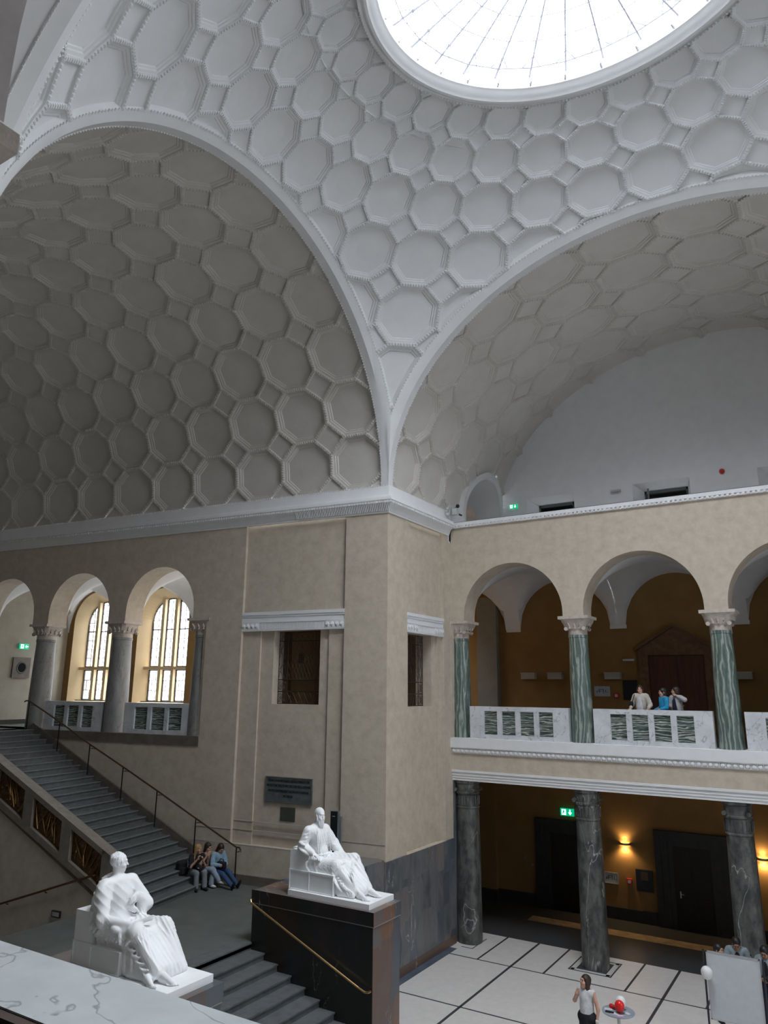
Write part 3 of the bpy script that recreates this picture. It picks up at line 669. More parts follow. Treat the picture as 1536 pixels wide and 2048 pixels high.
# upper corridor
YB = 27.8
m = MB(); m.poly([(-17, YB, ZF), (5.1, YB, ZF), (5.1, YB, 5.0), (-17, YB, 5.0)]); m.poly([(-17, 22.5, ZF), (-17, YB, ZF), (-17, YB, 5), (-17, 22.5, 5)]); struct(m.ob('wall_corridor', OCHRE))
m = MB(); m.box(-17, 5.1, 23.3, YB, -1.62, ZG); struct(m.ob('floor', DARKFL))
m = MB()
for c in GC: groin(m, lambda x, n, z: (x, n, z), c, 2.065, 23.35, YB, 2.36, 1.86, 1.78)
for c in (-13.3,): groin(m, lambda x, n, z: (x, n, z), c, 2.12, 23.35, YB, 2.36, 1.86, 1.78)
for x in [-11.18]+[c+2.065 for c in GC]:
    m.box(x-.30, x+.30, YB-.06, YB, 2.28, 2.42)
struct(m.ob('ceiling', WHITE, smooth='a'))
m = MB(); m.box(-12.68, -11.83, YB-.28, YB, ZG, 3.7); struct(m.ob('wall_corridor_pilaster', M('grey_green_plaster', (.22, .21, .18), .85)))
m = MB(); m.poly([(-17, 23.3, ZG), (XC+.02, 23.3, ZG), (XC+.02, 23.3, 5), (-17, 23.3, 5)]); m.poly([(-17, 23.3, ZF), (XC+.02, 23.3, ZF), (XC+.02, 23.3, -1.7), (-17, 23.3, -1.7)]); struct(m.ob('wall_corridor', OCHRE))
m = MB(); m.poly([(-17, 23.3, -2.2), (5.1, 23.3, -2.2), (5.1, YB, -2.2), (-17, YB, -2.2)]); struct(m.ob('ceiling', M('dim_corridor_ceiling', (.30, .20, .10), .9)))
m = MB(); m.box(-12.9, -12.1, YB-.25, YB, ZF, -2.2); struct(m.ob('wall_lower_pilaster', OCHRE))
m = MB(); m.box(-17, -10.57, YB-.07, YB, ZF, ZF+.38); m.box(-8.24, -6.32, YB-.07, YB, ZF, ZF+.38); m.box(-3.98, 5.1, YB-.07, YB, ZF, ZF+.38); m.box(-12.95, -12.05, YB-.32, YB-.2, ZF, ZF+.38); struct(m.ob('baseboard_corridor', DARKST))
# court floor
m = MB(); m.box(-19, 9, -4, 23.87, ZF-.2, ZF); struct(m.ob('floor', FLOORM))
m = MB(); m.box(-17, 9, 23.87, YB, ZF-.2, ZF); struct(m.ob('floor', DARKFL))
m = MB(); m.box(-10.3, 9, 25.95, 26.53, ZF, ZF+.004); struct(m.ob('floor', STRIPM))
m = MB(); m.box(XC, -11.02, 17.5, 22.05, ZF, ZF+.004); struct(m.ob('floor', BLUEST))
m = MB(); hz = ZF+.006
for y in (21.55, 18.31, 15.07, 11.83, 8.6): m.box(-11.02, 9, y-.022, y+.022, ZF, hz)
for x in (-9.10, -4.985, -.87, 3.24): m.box(x-.035, x+.035, 5, 23.87, ZF, hz)
for x in (-10.13, -8.14, -5.93, -3.95, -1.9, .2): m.box(x-.028, x+.028, 21.55, 23.87, ZF, hz)
for x in (-7.08, -2.95, 1.18, -11.15):
    if x > -11:
        for a, b, c_, d_ in ((-.60, .60, -.60, -.56), (-.60, .60, .56, .60), (-.60, -.56, -.6, .6), (.56, .60, -.6, .6)): m.box(x+a, x+b, 22.88+c_, 22.88+d_, ZF, hz)
        m.box(x-.42, x+.42, 22.46, 23.3, ZF, hz)
    else:
        m.box(-11.0, -10.62, 22.28, 22.31, ZF, hz); m.box(-10.65, -10.62, 22.28, 23.35, ZF, hz)
struct(m.ob('floor', LINE))
m = MB()
for x in (-7.08, -2.95, 1.18):
    for a, b, c_, d_ in ((-.54, .54, -.54, -.44), (-.54, .54, .44, .54), (-.54, -.44, -.54, .54), (.44, .54, -.54, .54)): m.box(x+a, x+b, 22.88+c_, 22.88+d_, ZF, hz+.001)
struct(m.ob('floor', plain('pale_stone_inlay', (.52, .51, .49))))
# closing walls to the right, behind and below
XR = CX+HX; XEE = XR+7.2
m = MB(); m.poly([(XR, YC, ZF), (XR, 27.8, ZF), (XR, 27.8, 14), (XR, YC, 14)])
m.poly([(XR, YC, ZF), (XEE, YC, ZF), (XEE, YC, 6.2), (XR, YC, 6.2)]); m.poly([(XR, CY-HY, ZF), (XEE, CY-HY, ZF), (XEE, CY-HY, 6.2), (XR, CY-HY, 6.2)])
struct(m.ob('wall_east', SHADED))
# added unseen window in the east arm, lets fill light into the hall
m = MB(); arcwall(m, lambda s_, n_, z_: (XEE+n_, s_, z_), CY-HY-.6, CY+HY+.6, ZF, 13.2, [(CY, EWR, EWZ, EWB)], .5, 28); struct(m.ob('wall_east_fill_window', WHITE))
g = MB(); P = [(CY-EWR, EWB)]+arc(CY, EWZ, EWR, EWR, PI, 0, 28)+[(CY+EWR, EWB)]; g.poly([(XEE+.3, a, b) for a, b in P]); wn = struct(g.ob('window_8', WGLASS))
b_ = MB()
for i in range(-3, 4):
    yy = i*EWR/4; b_.box(XEE+.24, XEE+.30, CY+yy-.05, CY+yy+.05, EWB, EWZ+math.sqrt(max(0, EWR**2-yy*yy)))
for k in range(6): b_.box(XEE+.24, XEE+.30, CY-EWR, CY+EWR, EWB+k*1.3-.04, EWB+k*1.3+.04) if EWB+k*1.3 < EWZ else None
b_.ob('glazing_bar', WINFR, wn)
l_ = area('window_daylight', (XEE+.6, CY, (EWB+EWZ+EWR)/2), (0, PI/2, 0), EWZ+EWR-EWB, 2*EWR, 1, portal=True)
YS = CY-HY
m = MB(); m.poly([(XC, YS, ZF), (-24+0, YS, ZF), (-30, YS+.3, ZF), (-30, YS+.3, 6.2), (XC, YS, 6.2)])
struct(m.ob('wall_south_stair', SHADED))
m = MB(); m.poly([(XC, YS, ZF), (XC, -3.5, ZF), (XC, -3.5, 6.2), (XC, YS, 6.2)]); m.poly([(CX+HX, YS, ZF), (CX+HX, -3.5, ZF), (CX+HX, -3.5, 6.2), (CX+HX, YS, 6.2)])
m.poly([(XC, -3.5, ZF), (CX+HX, -3.5, ZF), (CX+HX, -3.5, 5), (XC, -3.5, 5)])
m.poly([(XC, .1, 5.2), (CX+HX, .1, 5.2), (CX+HX, .1, 14), (XC, .1, 14)])
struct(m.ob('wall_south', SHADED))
# near gallery (camera side): wall with arches, floor, marble balustrade
NG0, NG1 = .37, 1.22
def TN(x, n, z): return (x, NG1-n, z)
m = MB(); arcwall(m, TN, XC, CX+HX, 2.12, 5.2, [(c, 1.60, 2.34, 2.085) for c in (-9.13, -5.0, -.885, 3.24)], .85, 28); m.poly([(XC, NG0, 5.2), (CX+HX, NG0, 5.2), (CX+HX, NG1, 5.2), (XC, NG1, 5.2)])
struct(m.ob('wall_near_gallery', M('mottled_grey_plaster', (.56, .51, .49), .8, (.45, .41, .40), 5, detail=8)))
m = MB(); m.box(XC, CX+HX, -3.5, 1.22, -1.9, ZG); m.poly([(XC, -3.5, ZG-.4), (CX+HX, -3.5, ZG-.4), (CX+HX, 1.22, ZG-.4), (XC, 1.22, ZG-.4)]); struct(m.ob('floor', DARKFL))
m = MB(); m.poly([(XC, -3.5, 5.0), (CX+HX, -3.5, 5.0), (CX+HX, .37, 5.0), (XC, .37, 5.0)]); struct(m.ob('ceiling', WHITE))
# ---------------------------------------------------------------- oculus: moulded ring and glass
m = MB(); OA, OB = 4.05, 3.30
prof = [(.52, .45), (.49, .10), (.47, -.10), (.45, -.04), (.41, -.02), (.38, -.06), (.33, -.09), (.27, -.08), (.21, -.02), (.15, .01), (.11, .07), (.05, .11), (.02, .20), (0, .34), (0, .8)]
fr = []
for i in range(96):
    q = 2*PI*i/96; fr.append(lambda a, b, q=q: (CX+(OA+a)*math.cos(q), CY+(OB+a*1.02)*math.sin(q), ZO+b))
m.sweep(prof, fr, closed=True)
m.sweep([(0, .8), (1.6, .8), (1.6, -.4)], fr, closed=True)
o = struct(m.ob('trim_12', PLASTER, smooth='a')); rp = MB()
rope(rp, [(CX+(OA+.46)*math.cos(2*PI*i/96), CY+(OB+.47)*math.sin(2*PI*i/96), ZO-.08) for i in range(97)], Vector((0, 0, 1)), .035, .085); rp.ob('beading', PLASTER, o)
def TO(r, q, dz=0): return (CX+OA*r*math.cos(q), CY+OB*r*math.sin(q), ZO+.40+.55*(1-r*r)+dz)
g = MB(); ribs = MB(); NR_ = 28; rr = [1, .94, .80, .64, .48, .32, .14]
g.grid([[TO(r, 2*PI*i/56) for i in range(56)] for r in rr], closev=True); g.poly([TO(.14, 2*PI*i/56) for i in range(56)])
for i in range(NR_):
    q = 2*PI*(i+.17)/NR_; ribs.tube([TO(r, q, -.02) for r in rr], .026, 5)
    for sg in (-1, 1): ribs.tube([TO(.86, q, -.02), TO(.94, q+sg*2*PI/NR_*.28, -.02)], .014, 4)
for r in (.94, .76, .60, .46, .32, .14):
    ribs.tube([TO(r, 2*PI*(i+.17)/NR_, -.02) for i in range(NR_+1)], .015, 4, caps=False)
wn = struct(g.ob('window_7', GLASS)); ribs.ob('glazing_bar', plain('glare_glazing_bar', (.62, .62, .70)), wn)  # skylight glare on the bars put into their pale colour
# ================================================================ stairs and platform
NOSE = M('step_edge_highlight', (.24, .25, .25), .5, (.16, .17, .17), 12)  # highlight along the step edges, painted as a lighter strip
NS, DZ, TR = 26, (ZG-ZP)/26, .345
S1 = -5.35                                                          # first nosing along plane A
BN = -3.80                                                          # inner face of the stair balustrade
SK = math.tan(math.radians(3.4))
def TS(s, n, z): return TA(s-n*SK*1.0, n, z)                        # risers run at 93.4 degrees
st = empty('stone_staircase', TA(S1, BN, ZP), 'broad flight of grey stone steps climbing left to the landing', 'staircase')
for k in range(1, NS+1):
    s = S1-(k-1)*TR; z = ZP+DZ*k; b = MB()
    b.box(s-TR-(.05 if k < NS else .6), s, BN, .02, ZP if k < 3 else z-DZ*2.2, z-.035, TS)
    b.box(s-TR-(.05 if k < NS else .6), s+.03, BN, .02, z-.035, z, TS)
    q_ = b.ob('step', STEP); par(q_, st); b = MB(); b.box(s-.012, s+.034, BN, .0, z-.012, z+.002, TS); b.ob('nosing', NOSE, q_)
m = MB(); sl = DZ/TR
def sline(s, up): return ZP+DZ+(S1-s)*sl+up
P = [(S1+.35, ZP), (S1+.35, ZP+.30), (S1, sline(S1, .20)), (S1-NS*TR+.3, sline(S1-NS*TR+.3, .20)), (S1-NS*TR-.1, ZG+.0), (S1-NS*TR-.1, ZG-.3), (S1, ZP)]
m.prism(P, lambda a, b, h: TA(a, h, b), -.07, 0.0); struct(m.ob('baseboard_steps', BROWNST))
# landing and platform floors
m = MB(); m.box(-LW-.2, S1-NS*TR+.02, -9, .85, ZG-.25, ZG, TA); struct(m.ob('floor', STEPN))
m = MB()
pts = [(-12.24, 7.5), (-12.24, 18.6), (-17.3, 17.9), (-17.3, 5.0), (-12.24, 5.0)]
m.prism([(-12.24, 9.3), (-12.24, 18.25), (-17.6, 17.62), (-17.25, 13.9), (-17.2, 9.3)], lambda a, b, h: (a, b, h), ZP-.12, ZP)
struct(m.ob('floor', STEPN))
m = MB(); m.box(-12.25, XC-.01, 15.17, 18.3, ZF, -4.5); struct(m.ob('wall_ledge', SLATE)); m = MB(); m.box(-17.2, -12.24, 5.34, 9.3, ZP-.12, ZP); m.box(-12.24, XC, 5.34, 8.55, ZP-.12, -4.5); struct(m.ob('floor', STEPN))
m = MB(); m.poly([TA(-4.7, -4.2, ZP), TA(-4.7, -4.2, -9), TA(-LW, -4.2, -9), TA(-LW, -4.2, ZP)])
# stair balustrade with bronze panels
e = empty('stair_balustrade', TA(S1-.25, BN-.17, ZP), 'sloping brown stone stair parapet with bronze relief panels', 'balustrade')
BT, SA, SB = .35, S1-.30, S1-.30-11.5
def TBN(s, n, z): return TA(s, BN-.35+n, z+(SA-s)*sl)               # sheared with the flight; z measured at SA
ztop = ZP+DZ+.30*sl+1.00
m = MB()
m.box(SB, SA, 0, BT, ztop-.15, ztop, TBN)                          # coping
m.box(SB, SA, 0, BT, ztop-1.12, ztop-.93, TBN)                      # lower rail
m.prism([(SA, ZP), (SA, ztop), (SA-.50, ztop+.5*sl), (SA-.50, ZP)], lambda a, b, h: TA(a, BN-.35+h, b), 0, BT)
par(m.ob('stone_rails', BALUST), e)
pw, gap = 1.17, .36; s = SA-.50; first = True
posts = []
while s-pw > SB:
    p0, p1 = s-pw, s
    q = MB(); q.box(p0, p1, .10, .22, ztop-.93, ztop-.15, TBN); par(q.ob('bronze_panel', BRONZE), e)
    rl = MB()
    rr_ = random.Random(int(-s*10))
    for i in range(9):
        a, b = p0+.08+rr_.random()*(pw-.16), ztop-.88+rr_.random()*.2; L = .35+rr_.random()*.35; an = PI/2+rr_.uniform(-.7, .7)
        a2, b2 = min(p1-.03, max(p0+.03, a+L*math.cos(an))), min(ztop-.18, b+L*math.sin(an))
        rl.tube([TBN(a, .09, b), TBN((a+a2)/2+.02, .065, (b+b2)/2), TBN(a2, .09, b2)], [.022, .016, .008], 5)
    for i in range(12): rl.ball(TBN(p0+.06+rr_.random()*(pw-.12), .09, ztop-.85+rr_.random()*.6), .018, 6, 4)
    par(rl.ob('bronze_relief', plain('relief_gold_bronze', (.28, .15, .055), .35, .8)), e)
    q = MB(); q.box(p0-gap, p0, .0, BT, ztop-.93, ztop-.15, TBN); par(q.ob('post', BALUST), e)
    s -= pw+gap
# wall below the parapet with a descending handrail, and floor well
m = MB(); P = [(SA, ZP-2.6), (SA, ZP), (SA, ZP+.02), (SB, ztop-1.12+(SA-SB)*sl), (SB, ZP-2.6)]
m.prism(P, lambda a, b, h: TA(a, BN-.30+h, b), 0, .25); struct(m.ob('wall_under_stair', BEIGE))
m = MB()
for k in range(12): m.box(-17.3-.33*(k+1), -17.3-.33*k, 5.4, 13.7, ZP-3, ZP-.16*(k+1))
m.poly([(-30, 5.3, ZP-2.2), (-21, 5.3, ZP-2.2), (-21, 14, ZP-2.2), (-30, 14, ZP-2.2)]); m.poly([(-30, 5, -9), (-30, 18, -9), (-30, 18, 6.2), (-30, 5, 6.2)])
struct(m.ob('floor', STEPN))
def onwall(s, z, n=0): return TA(s, BN-.30-n, z)
e = empty('lower_handrail', onwall(-6.6, -4.7, .07), 'short sloping handrail on the wall below the stair parapet', 'handrail')
m = MB(); m.tube([onwall(-6.35, -4.72, .03), onwall(-6.35, -4.72, .08), onwall(-6.5, -4.76, .08), onwall(-10.2, -5.95, .08)], .028, 8); par(m.ob('rail', BRASS if 0 else plain('worn_copper_rail', (.22, .11, .06), .35, .9)), e)
for s, z in ((-6.8, -4.86), (-8.0, -5.25), (-9.4, -5.69)): m = MB(); m.tube([onwall(s, z, .08), onwall(s, z-.06, .06), onwall(s, z-.07, 0)], .012, 5); par(m.ob('bracket', IRON), e)
m = MB(); m.box(-7.72, -7.42, BN-.34, BN-.29, -5.86, -5.70, TA); w_ = m.ob('wall_light_fitting', IRON); tag(w_, 'small framed step light low on the wall beside the lower handrail', 'wall light')
m = MB(); m.box(-7.69, -7.45, BN-.345, BN-.335, -5.83, -5.73, TA); m.ob('diffuser', plain('pale_diffuser', (.4, .4, .36)), w_)
# lower flight
st = empty('entrance_staircase', (-9.7, 11.86, ZF), 'grey stone flight descending to the court between the statue pedestals', 'staircase')
for k in range(1, 14):
    x = -12.24+.39*(k-1); z = ZP-.153*k
    if k == 13: break
    b = MB(); b.box(x-.03, x+.39, 9.64, 14.08, z-.34, z-.03); b.box(x-.03, x+.42, 9.64, 14.08, z-.03, z); par(b.ob('step', STEP), st)
m = MB(); m.box(-12.6, -12.24, 9.6, 14.12, ZP-.5, ZP-.02); m.box(-12.6, -12.20, 9.66, 14.05, ZP-.03, ZP+.002); struct(m.ob('trim_13', STEP))
m = MB()
for (x, y, w) in ((-14.55, 12.05, .16), (-13.9, 12.6, .16)): m.lathe([(w, 0), (w, .003)], (x, y, ZP), 16)
struct(m.ob('floor', DARKST))
# platform little litter
m = MB(); m.box(-13.75, -13.66, 15.8, 15.86, ZP, ZP+.01); o = m.ob('paper_scrap', WHITE); tag(o, 'tiny white scrap of paper on the platform floor', 'paper')
# pedestals
def pedestal(y0, y1, label, m1, m2):
    e = empty('statue_pedestal', (-10.6, (y0+y1)/2, ZF), label, 'pedestal', 'dark marble pedestals flanking the stairs')
    m = MB(); m.box(-12.25, -8.97, y0+.02, y1-.02, ZF, -4.78); par(m.ob('body', m1), e)
    m = MB(); m.box(-8.97, -8.955, y0+.02, y1-.02, ZF, -4.78); par(m.ob('end_slab', m2), e)
    m = MB(); m.box(-12.27, -8.94, y0, y1, -4.765, -4.5); par(m.ob('cap_slab', m1), e)
    m = MB(); m.box(-8.94, -8.93, y0, y1, -4.765, -4.5); m.box(-12.2, -8.93, y0, y1, -4.502, -4.497); par(m.ob('cap_facing', m2), e)
    m = MB(); m.box(-12.262, -8.935, y0+.008, y1-.008, -4.785, -4.76); par(m.ob('joint_line', plain('pale_joint', (.32, .30, .27))), e)
    return e
RUST = slabs('rust_and_slate_marble', [(0, (.10, .11, .125)), (.35, (.075, .085, .10)), (.5, (.13, .075, .05)), (.62, (.12, .11, .11)), (.75, (.17, .085, .045)), (1, (.07, .08, .09))], .5, 1.0, .3, 'YZ')
pedestal(14.05, 15.16, 'dark marble pedestal with brass rail below the bearded statue', SLATEX, RUST)
pedestal(8.56, 9.67, 'grey marble pedestal below the beardless statue', SLATEX, RUST)
e = empty('brass_handrail', (-10.6, 13.98, -5.3), 'thin brass handrail sloping down the dark pedestal side', 'handrail')
m = MB(); m.tube([(-12.24, 14.05, -4.70), (-12.22, 13.97, -4.70), (-12.18, 13.95, -4.75), (-9.22, 13.95, -5.90), (-9.06, 13.95, -5.95), (-9.0, 13.97, -5.95), (-8.99, 14.05, -5.95)], .022, 8); par(m.ob('rail', BRASS), e)
for x in (-11.5, -10.3): m = MB(); m.tube([(x, 13.95, -4.76-(x+12.18)*.389), (x, 14.06, -4.80-(x+12.18)*.389)], .01, 5); par(m.ob('bracket', BRASS), e)
# iron railing of the upper flight
e = empty('stair_railing', TA(-9.4, -.3, -3.57), 'slim iron railing with bronze rail along the plaster wall of the upper stairs', 'railing')
PS = [(-4.71, -5.42, -4.58), (-6.27, -4.95, -3.90), (-7.87, -4.25, -3.20), (-9.37, -3.56, -2.56), (-10.93, -2.85, -1.91), (-12.45, -2.18, -1.22), (-14.08, -1.5, -.53)]
for s, z0, z1 in PS:
    m = MB(); m.tube([TA(s, -.30, z0), TA(s, -.30, z1)], .020, 6); m.tube([TA(s, -.3, z1-.12), TA(s, -.18, z1-.12), TA(s, -.02, z1-.15)], .009, 5); m.ball(TA(s, -.18, z1-.12), .02, 6, 4); par(m.ob('post', IRON), e)
m = MB(); P = [(-4.60, -4.56), (-4.71, -4.56)]+[(s, z1+.02) for s, z0, z1 in PS[1:]]+[(-14.25, -.50)]; m.tube([TA(-4.55, -.3, -4.64)]+[TA(s, -.30, z) for s, z in P]+[TA(-14.32, -.3, -.54)], .026, 8)
par(m.ob('rail', plain('dark_bronze_rail', (.14, .09, .045), .35, .8)), e)
# plaques on the pier wall
def frameT(n0): return lambda s, n, z: TA(s, n0+n, z)
N2 = .18
e = empty('inscribed_plaque', TA(-3.26, N2, -2.92), 'large grey bronze plaque with Latin inscription on the pier wall', 'plaque')
m = MB(); m.box(-4.07, -2.45, N2-.05, N2, -3.29, -2.575, TA); par(m.ob('plate', PLAQUE), e)
m = MB(); 
for a, b, c_, d_ in ((-4.07, -2.45, -3.29, -3.27), (-4.07, -2.45, -2.595, -2.575), (-4.07, -4.05, -3.29, -2.575), (-2.47, -2.45, -3.29, -2.575)): m.box(a, b, N2-.062, N2-.04, c_, d_, TA)
par(m.ob('rim', plain('worn_plaque_rim', (.2, .21, .21), .4, .5)), e)
def text(body, T, s, z, size, parent, mat, name='lettering', depth=.006, align='CENTER', rot=None):
    cu = bpy.data.curves.new(name, 'FONT'); cu.body = body; cu.size = size; cu.align_x = align; cu.align_y = 'CENTER'; cu.extrude = depth; cu.offset = size*.012
    cu.materials.append(mat); o = bpy.data.objects.new(name, cu); COL.objects.link(o)
    o.location = T; o.rotation_euler = rot if rot else (PI/2, 0, DA)
    bpy.context.view_layer.update(); dg = bpy.context.evaluated_depsgraph_get()
    me = bpy.data.meshes.new_from_object(o.evaluated_get(dg)); q = bpy.data.objects.new(name, me); COL.objects.link(q); q.location = o.location; q.rotation_euler = o.rotation_euler
    if parent: par(q, parent)
    bpy.data.objects.remove(o); return q
for i, (tx, zz) in enumerate((("DEAE HARMONIAE MONVMENTVM", -2.68), ("MORTEM SACRVM DICVM BELLORVM", -2.82), ("FATO SVPPRESSIT NON IN VANVM", -2.97), ("MCMLIX", -3.11))):
    o = text(tx, TA(-3.26, N2-.055, zz), 0, 0, .098, e, LETTER); o.scale = (.93, 1, 1)
m = MB(); m.box(-3.53, -3.02, N2-.02, N2, -3.80, -3.42, TA); o = m.ob('small_plaque', plain('dull_bronze_plate', (.085, .088, .078), .5, .3)); tag(o, 'small blank-looking bronze plate below the inscribed plaque', 'plaque')
# info stele behind the statue
e = empty('information_stele', TA(-1.32, -.42, -4.5), 'tall black and steel information stele behind the bearded statue', 'sign')
m = MB(); m.box(-1.46, -1.24, -.50, -.44, -4.5, -3.30, TA); par(m.ob('panel', plain('black_glass_panel', (.015, .018, .022), .2)), e)
m = MB(); m.box(-1.23, -1.19, -.52, -.42, -4.5, -3.30, TA); m.box(-1.16, -1.12, -.50, -.42, -4.5, -3.42, TA); m.box(-1.47, -1.23, -.505, -.43, -3.30, -3.285, TA); par(m.ob('steel_edge', plain('brushed_steel', (.35, .38, .42), .35, .7)), e)
m = MB(); m.box(-1.40, -1.32, -.504, -.50, -3.435, -3.42, TA); par(m.ob('pale_print', METALW), e)
# ================================================================ columns
def column(name, c, r0, r1, z0, z1, zc, mshaft, mcap, label, group, ab=.47, sq=False, half=None, rot=0.):
    """round shaft z0..zc, capital zc..z1"""
    e = empty(name, (c[0], c[1], z0), label, 'column', group); e.rotation_euler = (0, 0, rot)
    cr, sr = math.cos(rot), math.sin(rot)
    def L(x, y, z): return (c[0]+x*cr-y*sr, c[1]+x*sr+y*cr, z)
    n = 28; H = zc-z0
    prof = [(r0*1.02, 0), (r0*1.02, .02), (r0, .05)]+[(r0+(r1-r0)*(t**1.5), H*t) for t in (.1, .2, .35, .5, .65, .8, .9, .97)]+[(r1*1.06, H*.975), (r1*1.06, H)]
    m = MB(); G = [[L(r*math.cos(2*PI*k/n), r*math.sin(2*PI*k/n), z0+z) for k in range(n)] for r, z in prof]; m.grid(G, closev=True)
    o = m.ob('shaft', mshaft, smooth='a'); par(o, e)
    # capital: necking drum, volute band, flaring block, abacus
    m = MB(); h = z1-zc
    def sqring(a, z, k=6, rr=.18):
        out = []
        for q in range(4*k):
            t = 2*PI*(q+.5)/(4*k); ca, sa = math.cos(t), math.sin(t); p = 6.0; rr_ = (abs(ca)**p+abs(sa)**p)**(-1/p); out.append(L(a*rr_*ca, a*rr_*sa, z))
        return out
    def rring(a, z, k=6): return [L(a*math.cos(2*PI*(q+.5)/(4*k)), a*math.sin(2*PI*(q+.5)/(4*k)), z) for q in range(4*k)]
    m.grid([rring(r1*1.02, zc), rring(r1*1.04, zc+h*.10), rring(r1*1.02, zc+h*.24), rring(r1*1.12, zc+h*.30), sqring(r1*1.12, zc+h*.36), sqring(r1*1.18, zc+h*.46), sqring(ab*.86, zc+h*.66), sqring(ab*.93, zc+h*.80), sqring(ab*.95, zc+h*.84)], closev=True)
    par(m.ob('capital', mcap, smooth='a'), e)
    m = MB()
    for sx, sy_ in ((-1, -1), (1, -1), (1, 1), (-1, 1)):      # volutes
        vx_, vy_ = sx*r1*.98, sy_*r1*.98
        G = [[L(vx_+(.0)*math.cos(q)+.060*math.cos(q)*abs(sy_), vy_+d_, zc+h*.33+.060*math.sin(q)) for q in [2*PI*j/10 for j in range(10)]] for d_ in (-.035, .035)]
        m.grid(G, closev=True); m.poly(G[0]); m.poly(G[1])
    for k in range(4):                                             # leaf / egg on each face
        a = k*PI/2; dx, dy = math.cos(a), math.sin(a)
        for t in (-.5, 0, .5):
            px, py = dx*r1*1.14-dy*t*r1*1.1, dy*r1*1.14+dx*t*r1*1.1; m.tube([L(px, py, zc+h*.34), L(px*1.06, py*1.06, zc+h*.48), L(px*1.22, py*1.22, zc+h*.66)], [.045, .038, .012], 6)
    par(m.ob('volute', mcap, smooth='a'), e)
    m = MB(); P = [L(x*ab, y*ab, 0) for x, y in ((-1, -1), (1, -1), (1, 1), (-1, 1))]
    m.add([(p[0], p[1], z1-h*.16) for p in P]+[(p[0], p[1], z1) for p in P], [(3, 2, 1, 0), (4, 5, 6, 7), (0, 1, 5, 4), (1, 2, 6, 5), (2, 3, 7, 6), (3, 0, 4, 7)])
    par(m.ob('abacus', mcap), e)
    return e
GN = 'green marble gallery columns'
for x, lb in ((-11.17, 'green marble gallery column standing against the pier'), (-7.08, 'green marble gallery column left of the standing visitors'), (-2.95, 'green marble gallery column right of the standing visitors'), (1.18, 'green marble gallery column beyond the right edge')):
    column('marble_column', (x, 22.92), .335, .285, ZG, 2.29, 1.72, GREEN, STONEW, lb, GN, .475)
for s, lb in ((-10.62, 'grey marble column between the two arched windows of the stair hall'), (-14.42, 'grey marble column at the top of the stairs'), (-6.92, 'engaged grey marble column beside the pier at the stair arcade')):
    p = TA(s, .42, 0); column('marble_column', (p[0], p[1]), .40, .335, ZG, 2.28, 1.72, GREYMARB, STONEW, lb, 'grey marble stair hall columns', .46, rot=DA)
# camera-side column
column('marble_column', (-2.97, .84), .34, .29, ZG, 2.10, 1.55, GREEN, STONEW, 'near gallery column whose carved capital shows at the left edge', 'near gallery columns', .46)
# lower dark columns
def lowcol(x, label):
    e = empty('court_column', (x, 22.88, ZF), label, 'column', 'dark marble columns of the court'); n = 32
    def ring(a, b, z, p=2.6):
        o_ = []
        for q in range(n):
            t = 2*PI*(q+.5)/n; ca, sa = math.cos(t), math.sin(t); r = (abs(ca)**p+abs(sa)**p)**(-1/p); o_.append((x+a*r*ca, 22.88+b*r*sa, z))
        return o_
    m = MB(); m.grid([ring(.365, .365, ZF), ring(.365, .365, ZF+.5), ring(.355, .355, ZF+2.6), ring(.335, .335, ZF+3.9)], closev=True); par(m.ob('shaft', COLDARK, smooth='a'), e)
    zt = -2.82; m = MB(); z0 = ZF+3.9
    m.grid([ring(.335, .335, z0), ring(.35, .35, z0+.02), ring(.35, .35, z0+.05), ring(.325, .325, z0+.07), ring(.33, .33, z0+.42), ring(.36, .36, z0+.45), ring(.36, .36, z0+.49), ring(.335, .335, z0+.51), ring(.35, .35, zt-.10), ring(.38, .38, zt-.08), ring(.38, .38, zt)], closev=True)
    par(m.ob('capital', COLDARK, smooth='a'), e)
    m = MB()
    for q in range(24):
        t = 2*PI*(q+.5)/24; m.tube([(x+.35*math.cos(t)*1.02, 22.88+.35*math.sin(t)*1.02, z0+.12), (x+.35*math.cos(t)*1.03, 22.88+.35*math.sin(t)*1.03, z0+.38)], .016, 4)
    par(m.ob('flute', COLDARK), e); m = MB()
    for sx in (-1, 1):
        G = [[(x+sx*.30+.06*math.cos(u), 22.88+d_, zt-.30+.06*math.sin(u)) for u in [2*PI*j/10 for j in range(10)]] for d_ in (-.36, .36)]; m.grid(G, closev=True); m.poly(G[0]); m.poly(G[1])
    par(m.ob('volute', COLDARK, smooth='a'), e)
for x, lb in ((-10.97, 'dark veined court column against the pier'), (-7.05, 'dark court column behind the woman in white'), (-2.97, 'dark court column behind the whiteboard'), (1.1, 'dark court column beyond the right edge')): lowcol(x, lb)
# ================================================================ balustrades
def baluster(T, a, b, n0, n1, npan, label, group, edge=.50):
    e = empty('marble_balustrade', T((a+b)/2, n0, ZG), label, 'balustrade', group); H = 1.0
    m = MB(); pw = (b-a-2*edge-(npan-1)*.16)/npan; zb, zt = ZG+.13, ZG+.86
    m.box(a, b, n0, n1, zt, ZG+H, T); m.box(a, b, n0, n1, ZG, zb, T); m.box(a, a+edge, n0, n1, zb, zt, T); m.box(b-edge, b, n0, n1, zb, zt, T)
    par(m.ob('frame', WMARB), e)
    for i in range(npan-1):
        x = a+edge+(i+1)*pw+i*.16; q = MB(); q.box(x, x+.16, n0, n1, zb, zt, T); par(q.ob('mullion', WMARB), e)
    for i in range(npan):
        x = a+edge+i*(pw+.16); q = MB(); q.box(x, x+pw, n0+.07, n1-.05, zb, zt, T); par(q.ob('green_panel', GREENP), e)
    return e
